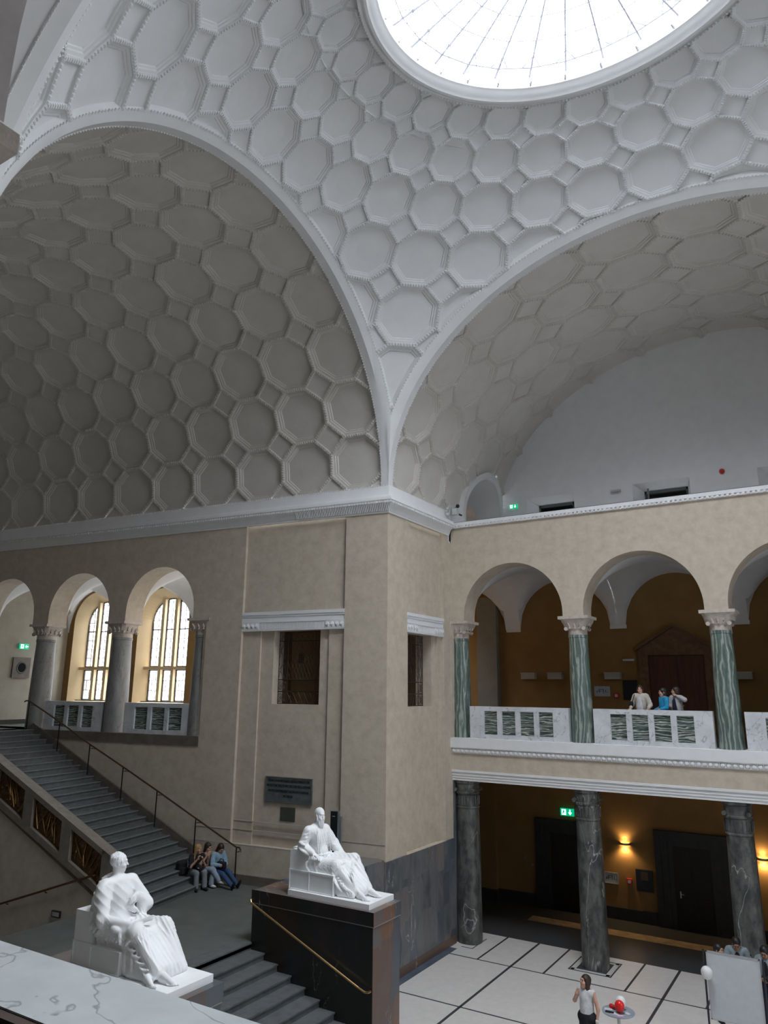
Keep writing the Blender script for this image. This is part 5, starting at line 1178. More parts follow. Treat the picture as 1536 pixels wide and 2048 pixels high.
def person(loc, face, J, label, group=None, skin=SKIN, top=None, sleeve=1., bottom=None, skirt=None, shoes=None, hair=None, hairlen=.25, h=.012, headyaw=0., headpitch=0., armskin=True, sc=1., flare=0., curl=(.7, .7), jacket=None, parts=(), legs=True, hairw=1.):
    """J: joints in metres in a frame with +x = facing, +y = left, z up from the soles; missing ones take a standing default"""
    D = dict(pel=(0, 0, .93), che=(0, 0, 1.28), nec=(0, 0, 1.44), hd=(.02, 0, 1.575), sL=(0, .17, 1.38), sR=(0, -.17, 1.38), eL=(-.02, .24, 1.10), eR=(-.02, -.24, 1.10), wL=(.03, .25, .86), wR=(.03, -.25, .86),
             hL=(0, .09, .90), hR=(0, -.09, .90), kL=(.02, .10, .49), kR=(.02, -.10, .49), aL=(-.01, .11, .08), aR=(-.01, -.11, .08), fL=(1, .2, 0), fR=(1, -.2, 0), nL=(0, 1, .0), nR=(0, -1, .0))
    D.update(J); D = {k: V3(*v) for k, v in D.items()}
    e = empty('person', loc, label, 'person', group); e.rotation_euler = (0, 0, face); e.scale = (sc, sc, sc)
    S = SDF(.025); P = D
    S.line([P['pel'], (P['pel']+P['che'])/2, P['che']], [.125, .112, .125], k=.05); S.cap(P['sL']*.8+P['sR']*.2, P['sL']*.2+P['sR']*.8, .075, k=.05)
    S.cap(P['hL'], P['hR'], .11, k=.05); S.cap(P['nec']-V3(0, 0, .05), P['hd']-V3(.01, 0, .06), .052, .048, k=.03)
    for q in 'LR':
        S.cap(P['s'+q], P['e'+q], .050, .038); S.cap(P['e'+q], P['w'+q], .038, .024)
        g_ = .8 if bottom is not None else 1.
        if legs: S.cap(P['h'+q], P['k'+q], .085*g_, .055*g_); S.cap(P['k'+q], P['a'+q], .055*g_, .035); S.ell((P['k'+q]*.7+P['a'+q]*.3)-V3(.02*g_, 0, 0), (.05*g_, .045*g_, .09*g_), k=.02)
        hand(S, P['w'+q], P['w'+q]-P['e'+q] if 'd'+q not in P else P['d'+q], P['n'+q], .95, curl[0 if q == 'L' else 1], 1 if q == 'L' else -1)
        if legs: foot(S, P['a'+q], P['f'+q], .9 if shoes is None else .62)
    R = rotz(headyaw)@roty(headpitch); hp = head(S, P['hd'], R, 1.08)
    S.ob('body', skin, e, h)
    ey = MB(); 
    for y in (-1, 1): ey.ball(tuple(hp(.088, y*.031, .006)), .0085, 7, 5)
    ey.ob('eyes', EYE, e, smooth=True); ey = MB()
    for y in (-1, 1): ey.tube([tuple(hp(.088, y*.047, .027)), tuple(hp(.095, y*.032, .033)), tuple(hp(.097, y*.016, .029))], .0045, 5)
    ey.ob('eyebrows', hair or HAIRBK, e); ey = MB(); ey.tube([tuple(hp(.086, -.019, -.059)), tuple(hp(.092, 0, -.058)), tuple(hp(.086, .019, -.059))], [.003, .0062, .003], 6); ey.ob('lips', LIP, e, smooth=True)
    if hair is not None:
        H = SDF(.015); c = P['hd']; Ri = R.T
        H.ell(c+R@V3(-.022, 0, .035), (0.113, 0.096, 0.107), Ri); H.ell(c+R@V3(-.04, 0, -.02), (0.093, 0.090, 0.098), Ri)
        if hairlen > .1:
            for y in (-.062, -.03, 0, .03, .062):
                a = c+R@V3(-.05+.3*abs(y), y*1.15, 0); b = c+R@V3(-.075+.5*abs(y), y*1.25*hairw, -hairlen*.55); d = c+R@V3(-.065+.6*abs(y), y*1.2*hairw, -hairlen)
                H.line([a, b, d], [.040, .036, .016], k=.02)
            for y in (-1, 1): H.line([c+R@V3(.03, y*.062, .055), c+R@V3(.02, y*.086, -.03), c+R@V3(.005, y*.092, -.12 if hairlen > .2 else -.07)], [.022, .022, .014], k=.015)
        H.ell(c+R@V3(.092, 0, -.035), (.055, .062, .088), Ri, sub=True, k=.01)
        H.ob('hair', hair, e, h*.9)
    if top is not None:
        T = SDF(.025); g = .016
        T.line([P['pel']+V3(0, 0, .0), (P['pel']+P['che'])/2, P['che']], [.135+g, .118+g, .130+g], k=.05); T.cap(P['sL']*.82+P['sR']*.18, P['sL']*.18+P['sR']*.82, .078+g, k=.05)
        if sleeve > 0:
            for q in 'LR':
                a, b, c = P['s'+q], P['e'+q], P['w'+q]
                if sleeve <= .5: T.cap(a, a+(b-a)*sleeve*2, .056+g, .050+g)
                else: T.cap(a, b, .054+g, .044+g); T.cap(b, b+(c-b)*min(1, (sleeve-.5)*2)*.96, .044+g, .034+g)
                for t in (.35, .6, .85): m_ = a+(b-a)*t; T.cap(m_+V3(0, .03, .01), m_-V3(0, .03, .01), .052, k=.01)
        else:
            for q in 'LR': T.cap(P['s'+q]*.8+P['che']*.2, P['s'+q]*.75+P['nec']*.25, .05, k=.03)
        T.ob('top', top, e, h, cut=(lambda X, Y, Z: P['hd'][2]*0+(np.zeros_like(X+Y+Z)+(Z-(P['nec'][2]+.005)))))
    if jacket is not None:
        T = SDF(.02); T.line([P['pel']+V3(-.02, 0, .03), (P['pel']+P['che'])/2, P['che']], [.165, .15, .155], k=.05); T.cap(P['sL']*.85+P['sR']*.15, P['sL']*.15+P['sR']*.85, .10, k=.05)
        for q in 'LR': T.cap(P['s'+q], P['e'+q], .078, .066); T.cap(P['e'+q], P['e'+q]+(P['w'+q]-P['e'+q])*.8, .066, .05)
        m_ = (P['pel']+P['che'])/2; T.line([m_+V3(.18, 0, -.35), m_+V3(.18, 0, .30)], [.13, .06], sub=True, k=.01)
        T.ob('jacket', jacket, e, h, cut=(lambda X, Y, Z: np.zeros_like(X+Y+Z)+(Z-(P['nec'][2]+.03))))
    if bottom is not None:
        T = SDF(.03); T.cap(P['hL'], P['hR'], .125, k=.05); T.cap(P['pel'], P['pel']+V3(0, 0, .05), .14, .13, k=.04)
        for q in 'LR': T.cap(P['h'+q], P['k'+q], .100, .072+flare*.3); T.cap(P['k'+q], P['k'+q]+(P['a'+q]-P['k'+q])*.97, .070+flare*.3, .055+flare)
        T.ob('trousers', bottom, e, h)
    if skirt is not None:
        T = SDF(.03); T.line([P['pel']+V3(0, 0, .10), P['pel'], V3(P['pel'][0], P['pel'][1], .45)], [.125, .15, .17], k=.04); T.ob('skirt', skirt, e, h)
    if shoes is not None:
        for q in 'LR': T = SDF(.02); foot(T, P['a'+q], P['f'+q], 1.0, True); T.ob('shoe', shoes, e, h)
    for nm, mt, fn in parts: T = SDF(.02); fn(T, P); T.ob(nm, mt, e, h)
    return e
WCL = cloth('white_cotton', (.62, .62, .64)); BLK = cloth('black_cloth', (.012, .012, .015)); NAVY = cloth('navy_cloth', (.015, .02, .045))
SIT = dict
# -- woman in the court
person((-5.54, 17.17, ZF), -PI/2-.25, dict(eR=(.05, -.26, 1.16), wR=(.20, -.10, 1.36), nR=(-.3, -1, .3), dR=(-.1, .25, 1), eL=(-.03, .25, 1.10), wL=(.02, .24, .86)), 'woman in sleeveless white top and black skirt standing with hand at chin in the court',
       top=WCL, sleeve=0, skirt=BLK, bottom=BLK, shoes=BLK, hair=HAIRB, hairlen=.42, headyaw=-.35, headpitch=-.25, h=.009,
       parts=[('wristwatch', METALW, lambda T, P: T.cap(P['wL']+V3(0, 0, .02), P['wL']+V3(0, 0, .035), .033, k=.005))])
# -- three visitors at the gallery parapet
GV = 'visitors leaning at the gallery parapet'
person((-5.37, 23.22, ZG), -PI/2-.05, dict(eL=(.02, .27, 1.12), wL=(.20, .25, 1.04), eR=(.0, -.27, 1.13), wR=(.22, -.26, 1.03), nL=(0, 0, 1), nR=(0, 0, 1)), 'person in white top and cream cardigan with shoulder bag at the gallery parapet', GV,
       top=WCL, sleeve=.2, jacket=cloth('cream_cardigan', (.55, .50, .44)), bottom=NAVY, shoes=BLK, hair=HAIRB, hairlen=.24, headyaw=.1, h=.011,
       parts=[('shoulder_bag', BLK, lambda T, P: T.box((.10, -.27, 1.06), (.07, .06, .17), rnd=.04).line([(.10, -.24, 1.2), (.08, -.16, 1.42), (-.05, -.16, 1.42)], .012))])
person((-4.72, 23.25, ZG), -PI/2-.9, dict(hd=(.02, 0, 1.50), nec=(0, 0, 1.37), sL=(0, .16, 1.32), sR=(0, -.16, 1.32), che=(0, 0, 1.22), eL=(.05, .24, 1.06), wL=(.20, .2, 1.02), eR=(-.03, -.25, 1.06), wR=(.16, -.25, .98)), 'person in bright blue jacket, middle of the three at the gallery parapet', GV,
       top=cloth('bright_blue_jacket', (.02, .28, .52)), sleeve=1., bottom=BLK, shoes=BLK, hair=HAIRBK, hairlen=.06, headyaw=-.2, h=.011,
       parts=[('collar', cloth('dark_collar', (.01, .04, .08)), lambda T, P: T.cap(P['nec']-V3(.01, 0, .01), P['nec']+V3(.01, 0, .03), .075, .068))])
person((-4.36, 23.24, ZG), -PI/2-.45, dict(hd=(.02, 0, 1.53), nec=(0, 0, 1.40), sL=(0, .16, 1.34), sR=(0, -.16, 1.34), che=(0, 0, 1.24), eL=(.10, .34, 1.30), wL=(.13, .10, 1.42), dL=(.1, -1, .2), nL=(.2, 0, 1), eR=(.08, -.22, 1.12), wR=(.24, -.08, 1.12)), 'person in pale grey jacket over dark dress with raised arm, rightmost at the gallery parapet', GV,
       top=NAVY, sleeve=0, jacket=cloth('pale_grey_jacket', (.45, .44, .45)), bottom=NAVY, shoes=BLK, hair=HAIRB, hairlen=.12, headyaw=-.7, h=.011)
# -- three behind the whiteboard
GB = 'people standing behind the whiteboard'; GJ = cloth('grey_blue_hooded_jacket', (.24, .29, .32))
person((-3.47, 21.0, ZF), -PI/2+.9, {}, 'dark haired person in white shirt, leftmost behind the whiteboard', GB, skin=SKIN, top=WCL, sleeve=.6, bottom=NAVY, shoes=BLK, hair=HAIRBK, hairlen=.05, h=.013, headyaw=.3, sc=.98)
person((-3.12, 21.5, ZF), -PI/2+.15, dict(hd=(.10, 0, 1.54), nec=(.05, 0, 1.42), eR=(.05, -.3, 1.12), wR=(.22, -.2, 1.0), eL=(.05, .3, 1.12), wL=(.22, .2, 1.0)), 'person in grey hooded jacket bending forward behind the whiteboard', GB, skin=SKIND, top=BLK, jacket=GJ, bottom=NAVY, shoes=BLK, hair=HAIRBK, hairlen=.04, h=.013, headpitch=.5, sc=1.06,
       parts=[('hood', GJ, lambda T, P: T.cap(P['nec']+V3(-.07, .06, -.02), P['nec']+V3(-.07, -.06, -.02), .055))])
person((-2.45, 21.2, ZF), -PI/2-.2, dict(hd=(.07, 0, 1.56), eR=(.06, -.28, 1.14), wR=(.25, -.05, 1.05), eL=(.06, .28, 1.14), wL=(.25, .05, 1.08)), 'person in grey hooded jacket looking down at the right edge beside the whiteboard', GB, skin=SKIND, top=BLK, jacket=GJ, bottom=NAVY, shoes=BLK, hair=HAIRBK, hairlen=.04, h=.013, headpitch=.45, sc=1.04,
       parts=[('hood', GJ, lambda T, P: T.cap(P['nec']+V3(-.07, .06, -.02), P['nec']+V3(-.07, -.06, -.02), .055))])
# -- three sitting on the stair foot; z measured from the platform, seat on the second step (.31)
GS = 'people sitting on the lowest stair steps'
def sit(s, n, face, seat, J, label, **k):
    p = TA(s, n, ZP); base = dict(pel=(0, 0, seat+.12), che=(.06, 0, seat+.46), nec=(.09, 0, seat+.60), hd=(.13, 0, seat+.73), sL=(.07, .17, seat+.54), sR=(.07, -.17, seat+.54), hL=(.02, .09, seat+.10), hR=(.02, -.09, seat+.10),
        kL=(.42, .12, seat+.14), kR=(.42, -.12, seat+.14), aL=(.46, .12, .09), aR=(.46, -.12, .09), eL=(.12, .23, seat+.28), eR=(.12, -.23, seat+.28), wL=(.32, .12, seat+.28), wR=(.32, -.12, seat+.28))
    base.update(J); return person(p, face, base, label, GS, h=.0095, **k)
JB = cloth('light_blue_denim', (.30, .36, .44)); JG = cloth('grey_denim', (.20, .215, .24)); JD = cloth('blue_denim', (.03, .075, .17))
sit(-5.62, -.98, DA-.55, .31, dict(eR=(.20, -.22, .60), wR=(.33, -.08, .80), dR=(.3, .2, .8), nR=(-.2, -1, 0), eL=(.2, .20, .6), wL=(.36, .06, .78), dL=(.4, -.1, .6)), 'blonde person in black T-shirt and grey jeans sitting on the steps, leftmost of the three',
    top=BLK, sleeve=.3, bottom=JG, shoes=BLK, hair=HAIRBL, hairlen=.40, headyaw=.5, flare=.015, hairw=1.2)
sit(-5.52, -.70, DA-.35, .31, dict(eR=(.18, -.24, .62), wR=(.30, -.12, .86), dR=(.2, .3, .8), kR=(.44, -.02, .50), aR=(.56, .16, .20), kL=(.42, .04, .46), aL=(.40, .0, .10), fR=(1, .5, -.1)), 'person in light blue jeans with crossed legs sitting half hidden between the other two',
    top=cloth('tan_top', (.33, .22, .15)), sleeve=.2, bottom=JB, shoes=cloth('white_shoe', (.6, .6, .6)), hair=HAIRB, hairlen=.2, headyaw=.2, headpitch=.2, flare=.02)
sit(-5.25, -.50, DA-.30, .31, dict(hd=(.17, 0, 1.01), kL=(.40, .14, .40), kR=(.44, -.08, .36), aL=(.80, .18, .10), aR=(.86, -.04, .10), fL=(.5, .1, .9), fR=(.5, -.1, .9)), 'person in denim jacket sitting rightmost on the steps, legs stretched out',
    top=cloth('washed_denim_jacket', (.26, .40, .50)), sleeve=1., bottom=JD, shoes=BLK, hair=HAIRB, hairlen=.30, headpitch=.6, headyaw=-.1)
# bags
T = SDF(.03); e = empty('handbag', TA(-4.97, -.62, ZP+.52), 'black handbag on the lap of the person in the denim jacket', 'bag'); T.box((0, 0, .07), (.15, .07, .09), rotz(0), rnd=.04); T.ob('body', BLK, e, .01)
T = SDF(.01); T.line([(-.10, 0, .14), (-.06, 0, .22), (.06, 0, .22), (.10, 0, .14)], .010); T.ob('handle', BLK, e, .007)
T = SDF(.03); e = empty('handbag', TA(-5.38, -1.11, ZP+.52), 'small black bag on the lap of the blonde person', 'bag'); T.box((0, 0, .04), (.11, .08, .06), rnd=.04); T.ob('body', BLK, e, .01); T = SDF(.01); T.cap((.02, -.085, .05), (.06, -.085, .05), .012); T.ob('clasp', METALW, e, .006)
T = SDF(.03); e = empty('backpack', TA(-5.98, -1.15, ZP+.31), 'black backpack standing behind the blonde person on the steps', 'bag'); T.box((-.02, 0, .20), (.12, .16, .20), rnd=.08); T.ob('body', BLK, e, .012); T = SDF(.02); T.box((.10, 0, .13), (.05, .12, .10), rnd=.04); T.ob('pocket', BLK, e, .012)
# ================================================================ table, balloons, whiteboard
TX, TY, TZ = -4.93, 17.35, -6.50
e = empty('bar_table', (TX, TY, ZF), 'round grey standing table with balloons and leaflets in the court', 'table')
m = MB(); m.lathe([(.33, -.022), (.335, -.01), (.33, 0)], (0, 0, TZ-ZF), 40); o = m.ob('tabletop', plain('grey_tabletop', (.26, .30, .34), .35), smooth='a'); o.parent = e
m = MB(); m.lathe([(.03, 0), (.03, 1.05)], (0, 0, .02), 14); o = m.ob('pole', METALW, smooth='a'); o.parent = e
m = MB(); m.lathe([(.24, 0), (.24, .015), (.04, .03)], (0, 0, 0), 28); o = m.ob('foot', METALW, smooth='a'); o.parent = e
def balloon(x, y, z, r, mt, label, group='balloons', tilt=(0, 0, 0)):
    e = empty('balloon', (x, y, z), label, 'balloon', group); m = MB(); m.lathe([(r*math.sin(PI*j/14)*(1 if j > 7 else .97), -r*1.12*math.cos(PI*j/14)) for j in range(15)], (0, 0, 0), 24, cap=False); o = m.ob('skin', mt, smooth=True); o.parent = e
    m = MB(); m.lathe([(.006, 0), (.016, -.02)], (0, 0, -r*1.10), 8); o = m.ob('knot', mt); o.parent = e; e.rotation_euler = tilt; return e
RB = plain('red_balloon', (.70, .02, .015), .25); WB = plain('white_balloon', (.72, .72, .72), .3)
balloon(TX+.06, TY-.10, TZ+.135, .10, RB, 'red balloon lying on the standing table'); balloon(TX+.03, TY+.10, TZ+.14, .11, WB, 'white balloon on the standing table behind the red one')
balloon(-3.50, 19.49, -6.12, .125, WB, 'white balloon tied to the left edge of the whiteboard')
e = empty('glasses_case', (TX-.12, TY+.06, TZ), 'red crumpled bag beside the red balloon on the table', 'bag'); T = SDF(.02); T.box((0, 0, .035), (.075, .045, .035), rotz(.3), rnd=.02).ell((.08, -.02, .03), (.04, .03, .03)).ell((-.05, .02, .05), (.04, .035, .03)); T.ob('cloth', cloth('red_cloth', (.5, .02, .02)), e, .008)
e['category'] = 'bag'; e.name = 'red_pouch'
for i, (dx, dy, a, w_, h_, mt, lb) in enumerate(((-.20, -.02, .3, .10, .07, WCL, 'white leaflet at the left rim of the table'), (-.02, -.17, -.2, .10, .07, WCL, 'white leaflet in front of the red balloon'), (.10, -.22, .5, .08, .06, plain('pink_paper', (.6, .42, .55)), 'pink leaflet near the front rim of the table'), (.20, -.04, -.6, .07, .05, WCL, 'white card at the right side of the table'))):
    m = MB(); R_ = rotz(a); P = [R_@V3(x, y_, 0) for x, y_ in ((-w_, -h_), (w_, -h_), (w_, h_), (-w_, h_))]; m.add([(TX+dx+p[0]*.8, TY+dy+p[1]*.8, TZ+.002+dz+i*.001) for dz in (0, .002) for p in P], [(3, 2, 1, 0), (4, 5, 6, 7), (0, 1, 5, 4), (1, 2, 6, 5), (2, 3, 7, 6), (3, 0, 4, 7)]); o = m.ob('leaflet', mt); tag(o, lb, 'leaflet', 'leaflets on the table')
m = MB(); m.box(TX-.22, TX-.05, TY-.20, TY-.14, TZ+.001, TZ+.02); o = m.ob('dark_pen_case', BLK); tag(o, 'dark slim case at the front left of the table', 'case')
# whiteboard on stand
e = empty('whiteboard', (-2.97, 19.68, ZF), 'large mobile whiteboard standing on legs at the lower right', 'whiteboard'); WX0, WX1, WY = -3.50, -2.42, 19.65
m = MB(); m.box(WX0, WX1, WY, WY+.03, -7.08, -5.72); par(m.ob('board', plain('grey_white_board', (.50, .52, .54), .3)), e)
m = MB()
for a, b, c_, d_ in ((WX0-.01, WX1+.01, -5.735, -5.71), (WX0-.01, WX1+.01, -7.09, -7.065), (WX0-.012, WX0+.012, -7.09, -5.71), (WX1-.012, WX1+.012, -7.09, -5.71)): m.box(a, b, WY-.01, WY+.04, c_, d_)
par(m.ob('frame', plain('aluminium_frame', (.5, .5, .52), .35, .6)), e)
for x in (WX0-.07, WX1+.07):
    m = MB(); m.tube([(x, WY+.03, ZF+.06), (x, WY+.03, -5.70)], .022, 8); m.tube([(x, WY-.28, ZF+.06), (x, WY+.34, ZF+.06)], .022, 8); par(m.ob('leg', plain('board_leg_metal', (.04, .042, .05), .35, .5)), e)
    for yy in (WY-.27, WY+.33): m = MB(); m.tube([(x-.02, yy, ZF+.03), (x+.02, yy, ZF+.03)], .03, 10); par(m.ob('castor', BLK), e)
# ================================================================ marble statues (1.3 times life size)
def RR(f, u=(0, 0, 1)):
    f = V3(*f); f /= np.linalg.norm(f); u = V3(*u); l = np.cross(u, f); l /= np.linalg.norm(l); return np.stack([f, l, np.cross(f, l)], 1)
def bez(a, b, c, n=8):
    a, b, c = V3(*a), V3(*b), V3(*c); return [(1-t)**2*a+2*t*(1-t)*b+t*t*c for t in [i/n for i in range(n+1)]]
def fold(S, a, b, c, r=.022, k=.02, r2=None): P = bez(a, b, c); n = len(P); S.line(P, [(.4+.6*math.sin(PI*min(.98, max(.06, i/(n-1)))))*r for i in range(n)], k)
def groove(S, a, b, c, r=.010): P = bez(a, b, c); S.line(P, r, k=.012, sub=True)
MOD = STATUE
def sst(a, b, x): t = np.clip((x-a)/(b-a), 0, 1); return t*t*(3-2*t)
def ridge(ph): return np.abs(np.sin(ph*.5))**.7-.6
def drape(torso, holes, top=1.30, amp=.017):
    """folds of cloth as a displacement: hanging folds on the legs, swags over thighs, pleats or diagonal bands on the torso; holes = bare spots"""
    def fn(X, Y, Z):
        z = Z-dz; wv = .9*np.sin(9*z+4*X)+.7*np.sin(6*X-5*Y)
        leg = sst(.62, .50, z)*sst(-.45, -.2, X); thigh = sst(.46, .56, z)*sst(.84, .72, z)*sst(-.55, -.30, X)
        tor = sst(.62, .72, z)*sst(-.30, -.42, X)*sst(top, top-.08, z); hip = sst(.66, .56, z)*sst(-.25, -.45, X)
        R1 = ridge(2*PI*(Y+.30*z*X+.12*(z-.3))/.088+wv); R2 = ridge(2*PI*(.75*X+.9*z+1.6*(Y-.02)**2*3)/.105+.6*wv); R4 = ridge(2*PI*(.8*X+.5*z)/.11+.8*wv)
        R3 = ridge(torso(X, Y, z)+.5*wv)
        m = leg*(.75*R1+.45*R2)+thigh*R2+tor*.6*R3+hip*R4
        for c, r in holes: m = m*sst(r*.75, r, np.sqrt((X-c[0])**2+(Y-c[1])**2+(z-c[2])**2))
        return amp*m
    return fn
DISP = [drape(lambda X, Y, z: 2*PI*(Y+.10*z)/.075, [((-.45, -.38, .76), .20), ((-.07, .26, .70), .20), ((.80, -.28, .06), .20), ((.88, .05, .06), .19)]),
        drape(lambda X, Y, z: 2*PI*(.75*z+.55*Y+.35*X)/.105, [((-.15, -.33, .72), .22), ((.12, -.24, .68), .20), ((-.38, .12, .97), .16), ((.86, -.20, .06), .20), ((.66, -.44, .06), .18)], 1.26)]
def sheet(S, a0, a1, b0, b1, r0, r1, n=6, k=.05):
    a0, a1, b0, b1 = V3(*a0), V3(*a1), V3(*b0), V3(*b1)
    for i in range(n+1): t = i/n; S.cap(a0*(1-t)+a1*t, b0*(1-t)+b1*t, r0, r1, k=k)
# ---------- bearded statue on the right pedestal: x = facing, y = its left, origin on the plinth top
O2 = (-10.2, 14.64, -4.385)
e = empty('seated_statue', (O2[0], O2[1], O2[2]-.115), 'white marble statue of a seated bearded man in robes with a medallion', 'statue', 'white marble seated statues'); dz = .115
def shift(S):
    for i, q in enumerate(S.p):
        q = list(q); q[1] = q[1]+V3(0, 0, dz)
        if q[0] == 'c': q[2] = q[2]+V3(0, 0, dz)
        S.p[i] = tuple(q)
    return S
m = MB(); m.box(-1.09, 1.09, -.50, .50, .0, dz); o = m.ob('plinth', MOD); o.parent = e
def seat(e, x0, xb, x1, top, bz, mt=MOD):
    m = MB(); m.box(x0, x1, -.42, .42, dz, dz+top); o = m.ob('seat_block', mt); o.parent = e
    m = MB()
    for x in (x0+.006, xb, x1-.004): m.box(x-.012, x+.012, -.432, .432, dz+.002, dz+top-.001)
    m.box(x0-.004, x1+.012, -.434, .434, dz+top-.03, dz+top+.006); m.box(x0-.004, x1+.012, -.434, .434, dz+.001, dz+.025); o = m.ob('seat_moulding', mt); o.parent = e
    return
seat(e, -1.12, -.57, .09, .41, .8)
m = MB()
pr = [(-1.12, .41), (-1.12, .80), (-1.02, .84), (-.86, .82), (-.78, .76), (-.70, .72), (-.62, .76), (-.58, .72), (-.60, .65), (-.66, .62), (-.68, .58), (-.66, .50), (-.60, .45), (-.57, .41)]
for y0, y1 in ((-.42, -.32), (.32, .42)): m = MB(); m.prism(pr, lambda a, b, h: (a, h, b+dz), y0, y1); o = m.ob('armrest', MOD); o.parent = e
m = MB(); m.box(-1.12, -1.02, -.32, .32, dz+.41, dz+.86); o = m.ob('seat_back', MOD); o.parent = e
S = SDF(.03); sc_ = 1.28
pel = V3(-.70, 0, .56)
S.line([pel, (-.72, 0, .80), (-.72, 0, 1.08), (-.70, 0, 1.20)], [.21, .185, .20, .17], k=.07)
sR, sL = V3(-.74, -.27, 1.22), V3(-.66, .27, 1.20)
S.cap(sR*.85+sL*.15, sR*.15+sL*.85, .115, k=.08); S.cap((-.70, 0, 1.22), (-.645, 0, 1.40), .085, .075, k=.05)
S.ell((-.60, .0, 1.05), (.13, .20, .18), k=.06); S.ell((-.56, 0, .78), (.13, .20, .16), k=.06)
# right arm (near side) resting on armrest; wide sleeve
eR, wR = V3(-.80, -.38, .93), V3(-.55, -.36, .80)
S.cap(sR, eR, .115, .105, k=.05); S.cap(eR, wR, .10, .075, k=.04); S.cap(wR, wR+V3(.05, 0, -.02), .045, k=.02); hand(S, wR+V3(.05, .0, -.015), V3(1, .05, -.45), V3(.3, -.1, 1), 1.3, .55, -1)
for i in range(6): t = i/5; p = sR*(1-t)+eR*t; fold(S, p+V3(.09, -.06, .06-.03*i), p+V3(.02, -.14, -.02), p+V3(-.09, -.06, -.06), .020)
fold(S, eR+V3(-.09, -.03, .07), eR+V3(.02, -.13, .06), eR+V3(.12, -.08, .02), .026); fold(S, eR+V3(-.04, -.10, -.06), eR+V3(.10, -.12, -.08), wR+V3(-.02, -.04, -.06), .028)
# left arm (far side), forearm forward on thigh, closed hand holding a roll
eL, wL = V3(-.50, .42, .88), V3(-.17, .30, .74)
S.cap(sL, eL, .115, .11, k=.05); S.cap(eL, wL-V3(.06, 0, 0), .115, .085, k=.04); S.cap(wL-V3(.06, 0, 0), wL, .045, k=.02); hand(S, wL, V3(1, -.25, -.25), V3(.2, 0, 1), 1.3, 1.1, 1); S.cap(wL+V3(.07, -.10, -.05), wL+V3(.10, .10, -.03), .022, k=.005)
for i in range(5): t = i/4; p = sL*(1-t)+eL*t; fold(S, p+V3(.10, -.04, .04), p+V3(.10, .04, -.06), p+V3(.02, .10, -.12), .022)
for i in range(4): p = eL*(1-i/4)+wL*(i/4); fold(S, p+V3(.02, -.11, .04), p+V3(.0, -.08, -.10), p+V3(-.03, .03, -.14), .024)
# legs under robe
hR, hL = V3(-.66, -.17, .52), V3(-.62, .18, .55); kR, kL = V3(.04, -.24, .58), V3(.22, .20, .66); aR, aL = V3(.56, -.22, .13), V3(.66, .10, .14)
S.cap(hR, kR, .165, .125, k=.06); S.cap(hL, kL, .165, .125, k=.06); S.cap(kR, aR, .125, .085, k=.05); S.cap(kL, aL, .125, .10, k=.05)
S.cap(kR*.6+kL*.4, aR*.5+aL*.5, .10, .13, k=.10); S.cap((-.20, 0, .58), (.20, 0, .55), .13, k=.10); S.cap((.20, -.05, .28), (.45, -.04, .12), .14, .12, k=.10); S.cap((.20, .10, .25), (.50, .12, .12), .12, k=.08)
S.box((.30, -.02, .05), (.22, .26, .05), k=.06, rnd=.03)
S.box((-.30, 0, .45), (.42, .36, .10), k=.06, rnd=.05)
sheet(S, (.02, -.22, .52), (.20, .20, .60), (.50, -.20, .14), (.62, .14, .14), .10, .10); sheet(S, (.10, -.28, .46), (.12, .10, .40), (.18, -.32, .05), (.30, .20, .05), .06, .05)
sheet(S, (.16, -.26, .44), (.38, -.22, .28), (.22, -.33, .05), (.55, -.30, .05), .06, .05)
foot(S, V3(.70, -.26, .10), V3(1, -.25, 0), 1.35); foot(S, V3(.78, .06, .12), V3(1, -.15, 0), 1.3)
# drapery
for i in range(7): x = -.48+.10*i; fold(S, (x-.12, -.33, .50), (x+.02, -.38, .60), (x+.10, -.12, .72-.01*i), .022)      # over near thigh
for i in range(6): t = i/5; fold(S, (-.15+.10*i, .16, .73), (-.02+.07*i, -.16, .60-.05*i), (.12+.05*i, -.34, .40-.06*i), .026)  # swags between knees
for i in range(6): t = i/5; fold(S, (.34-.02*i, .20-.05*i, .62-.06*i), (.42, -.05, .40-.05*i), (.18+.06*i, -.36, .36-.05*i), .024)
for i in range(7): y = .26-.085*i; fold(S, (.30+.02*i, y, .60-.02*i), (.50, y-.02, .36), (.66, y*.8-.02, .07), .022)
for i in range(16): y = -.36+.05*i; x = .42+.26*math.sin(PI*(i+1)/18); fold(S, (x-.10, y, .16), (x-.02, y, .09), (x+.01, y, .01), .017, .01)
for i in range(9): x = .10+.055*i; fold(S, (x, -.30, .16), (x+.01, -.34, .09), (x+.03, -.36, .01), .016, .01)
fold(S, (.02, -.36, .50), (.10, -.42, .22), (.32, -.36, .10), .034); fold(S, (-.02, -.34, .46), (.04, -.42, .20), (.08, -.38, .02), .030); fold(S, (.10, -.30, .40), (.30, -.40, .16), (.52, -.32, .12), .028)
for i in range(9): y = -.20+.05*i; fold(S, (-.56, y, 1.22), (-.48, y*1.1, 1.0), (-.46, y*1.2, .74), .016, .012)                # chest pleats
for i in range(4): fold(S, (-.52, -.26, .74-.045*i), (-.36, 0, .70-.05*i), (-.46, .30, .76-.05*i), .020)
fold(S, (-.68, -.20, 1.30), (-.50, 0, 1.14), (-.62, .20, 1.30), .018, .012)
S.line(bez((-.66, -.17, 1.28), (-.42, .0, .86), (-.58, .18, 1.28)), .008, k=.004); S.ell((-.475, .01, 1.04), (.015, .035, .04), k=.004); S.ell((-.46, .01, 1.04), (.012, .016, .018), k=.002)
for i in range(5): t = i/4; groove(S, (-.50, -.16+.08*i, 1.14), (-.44, -.15+.08*i, .95), (-.43, -.17+.09*i, .76), .007)
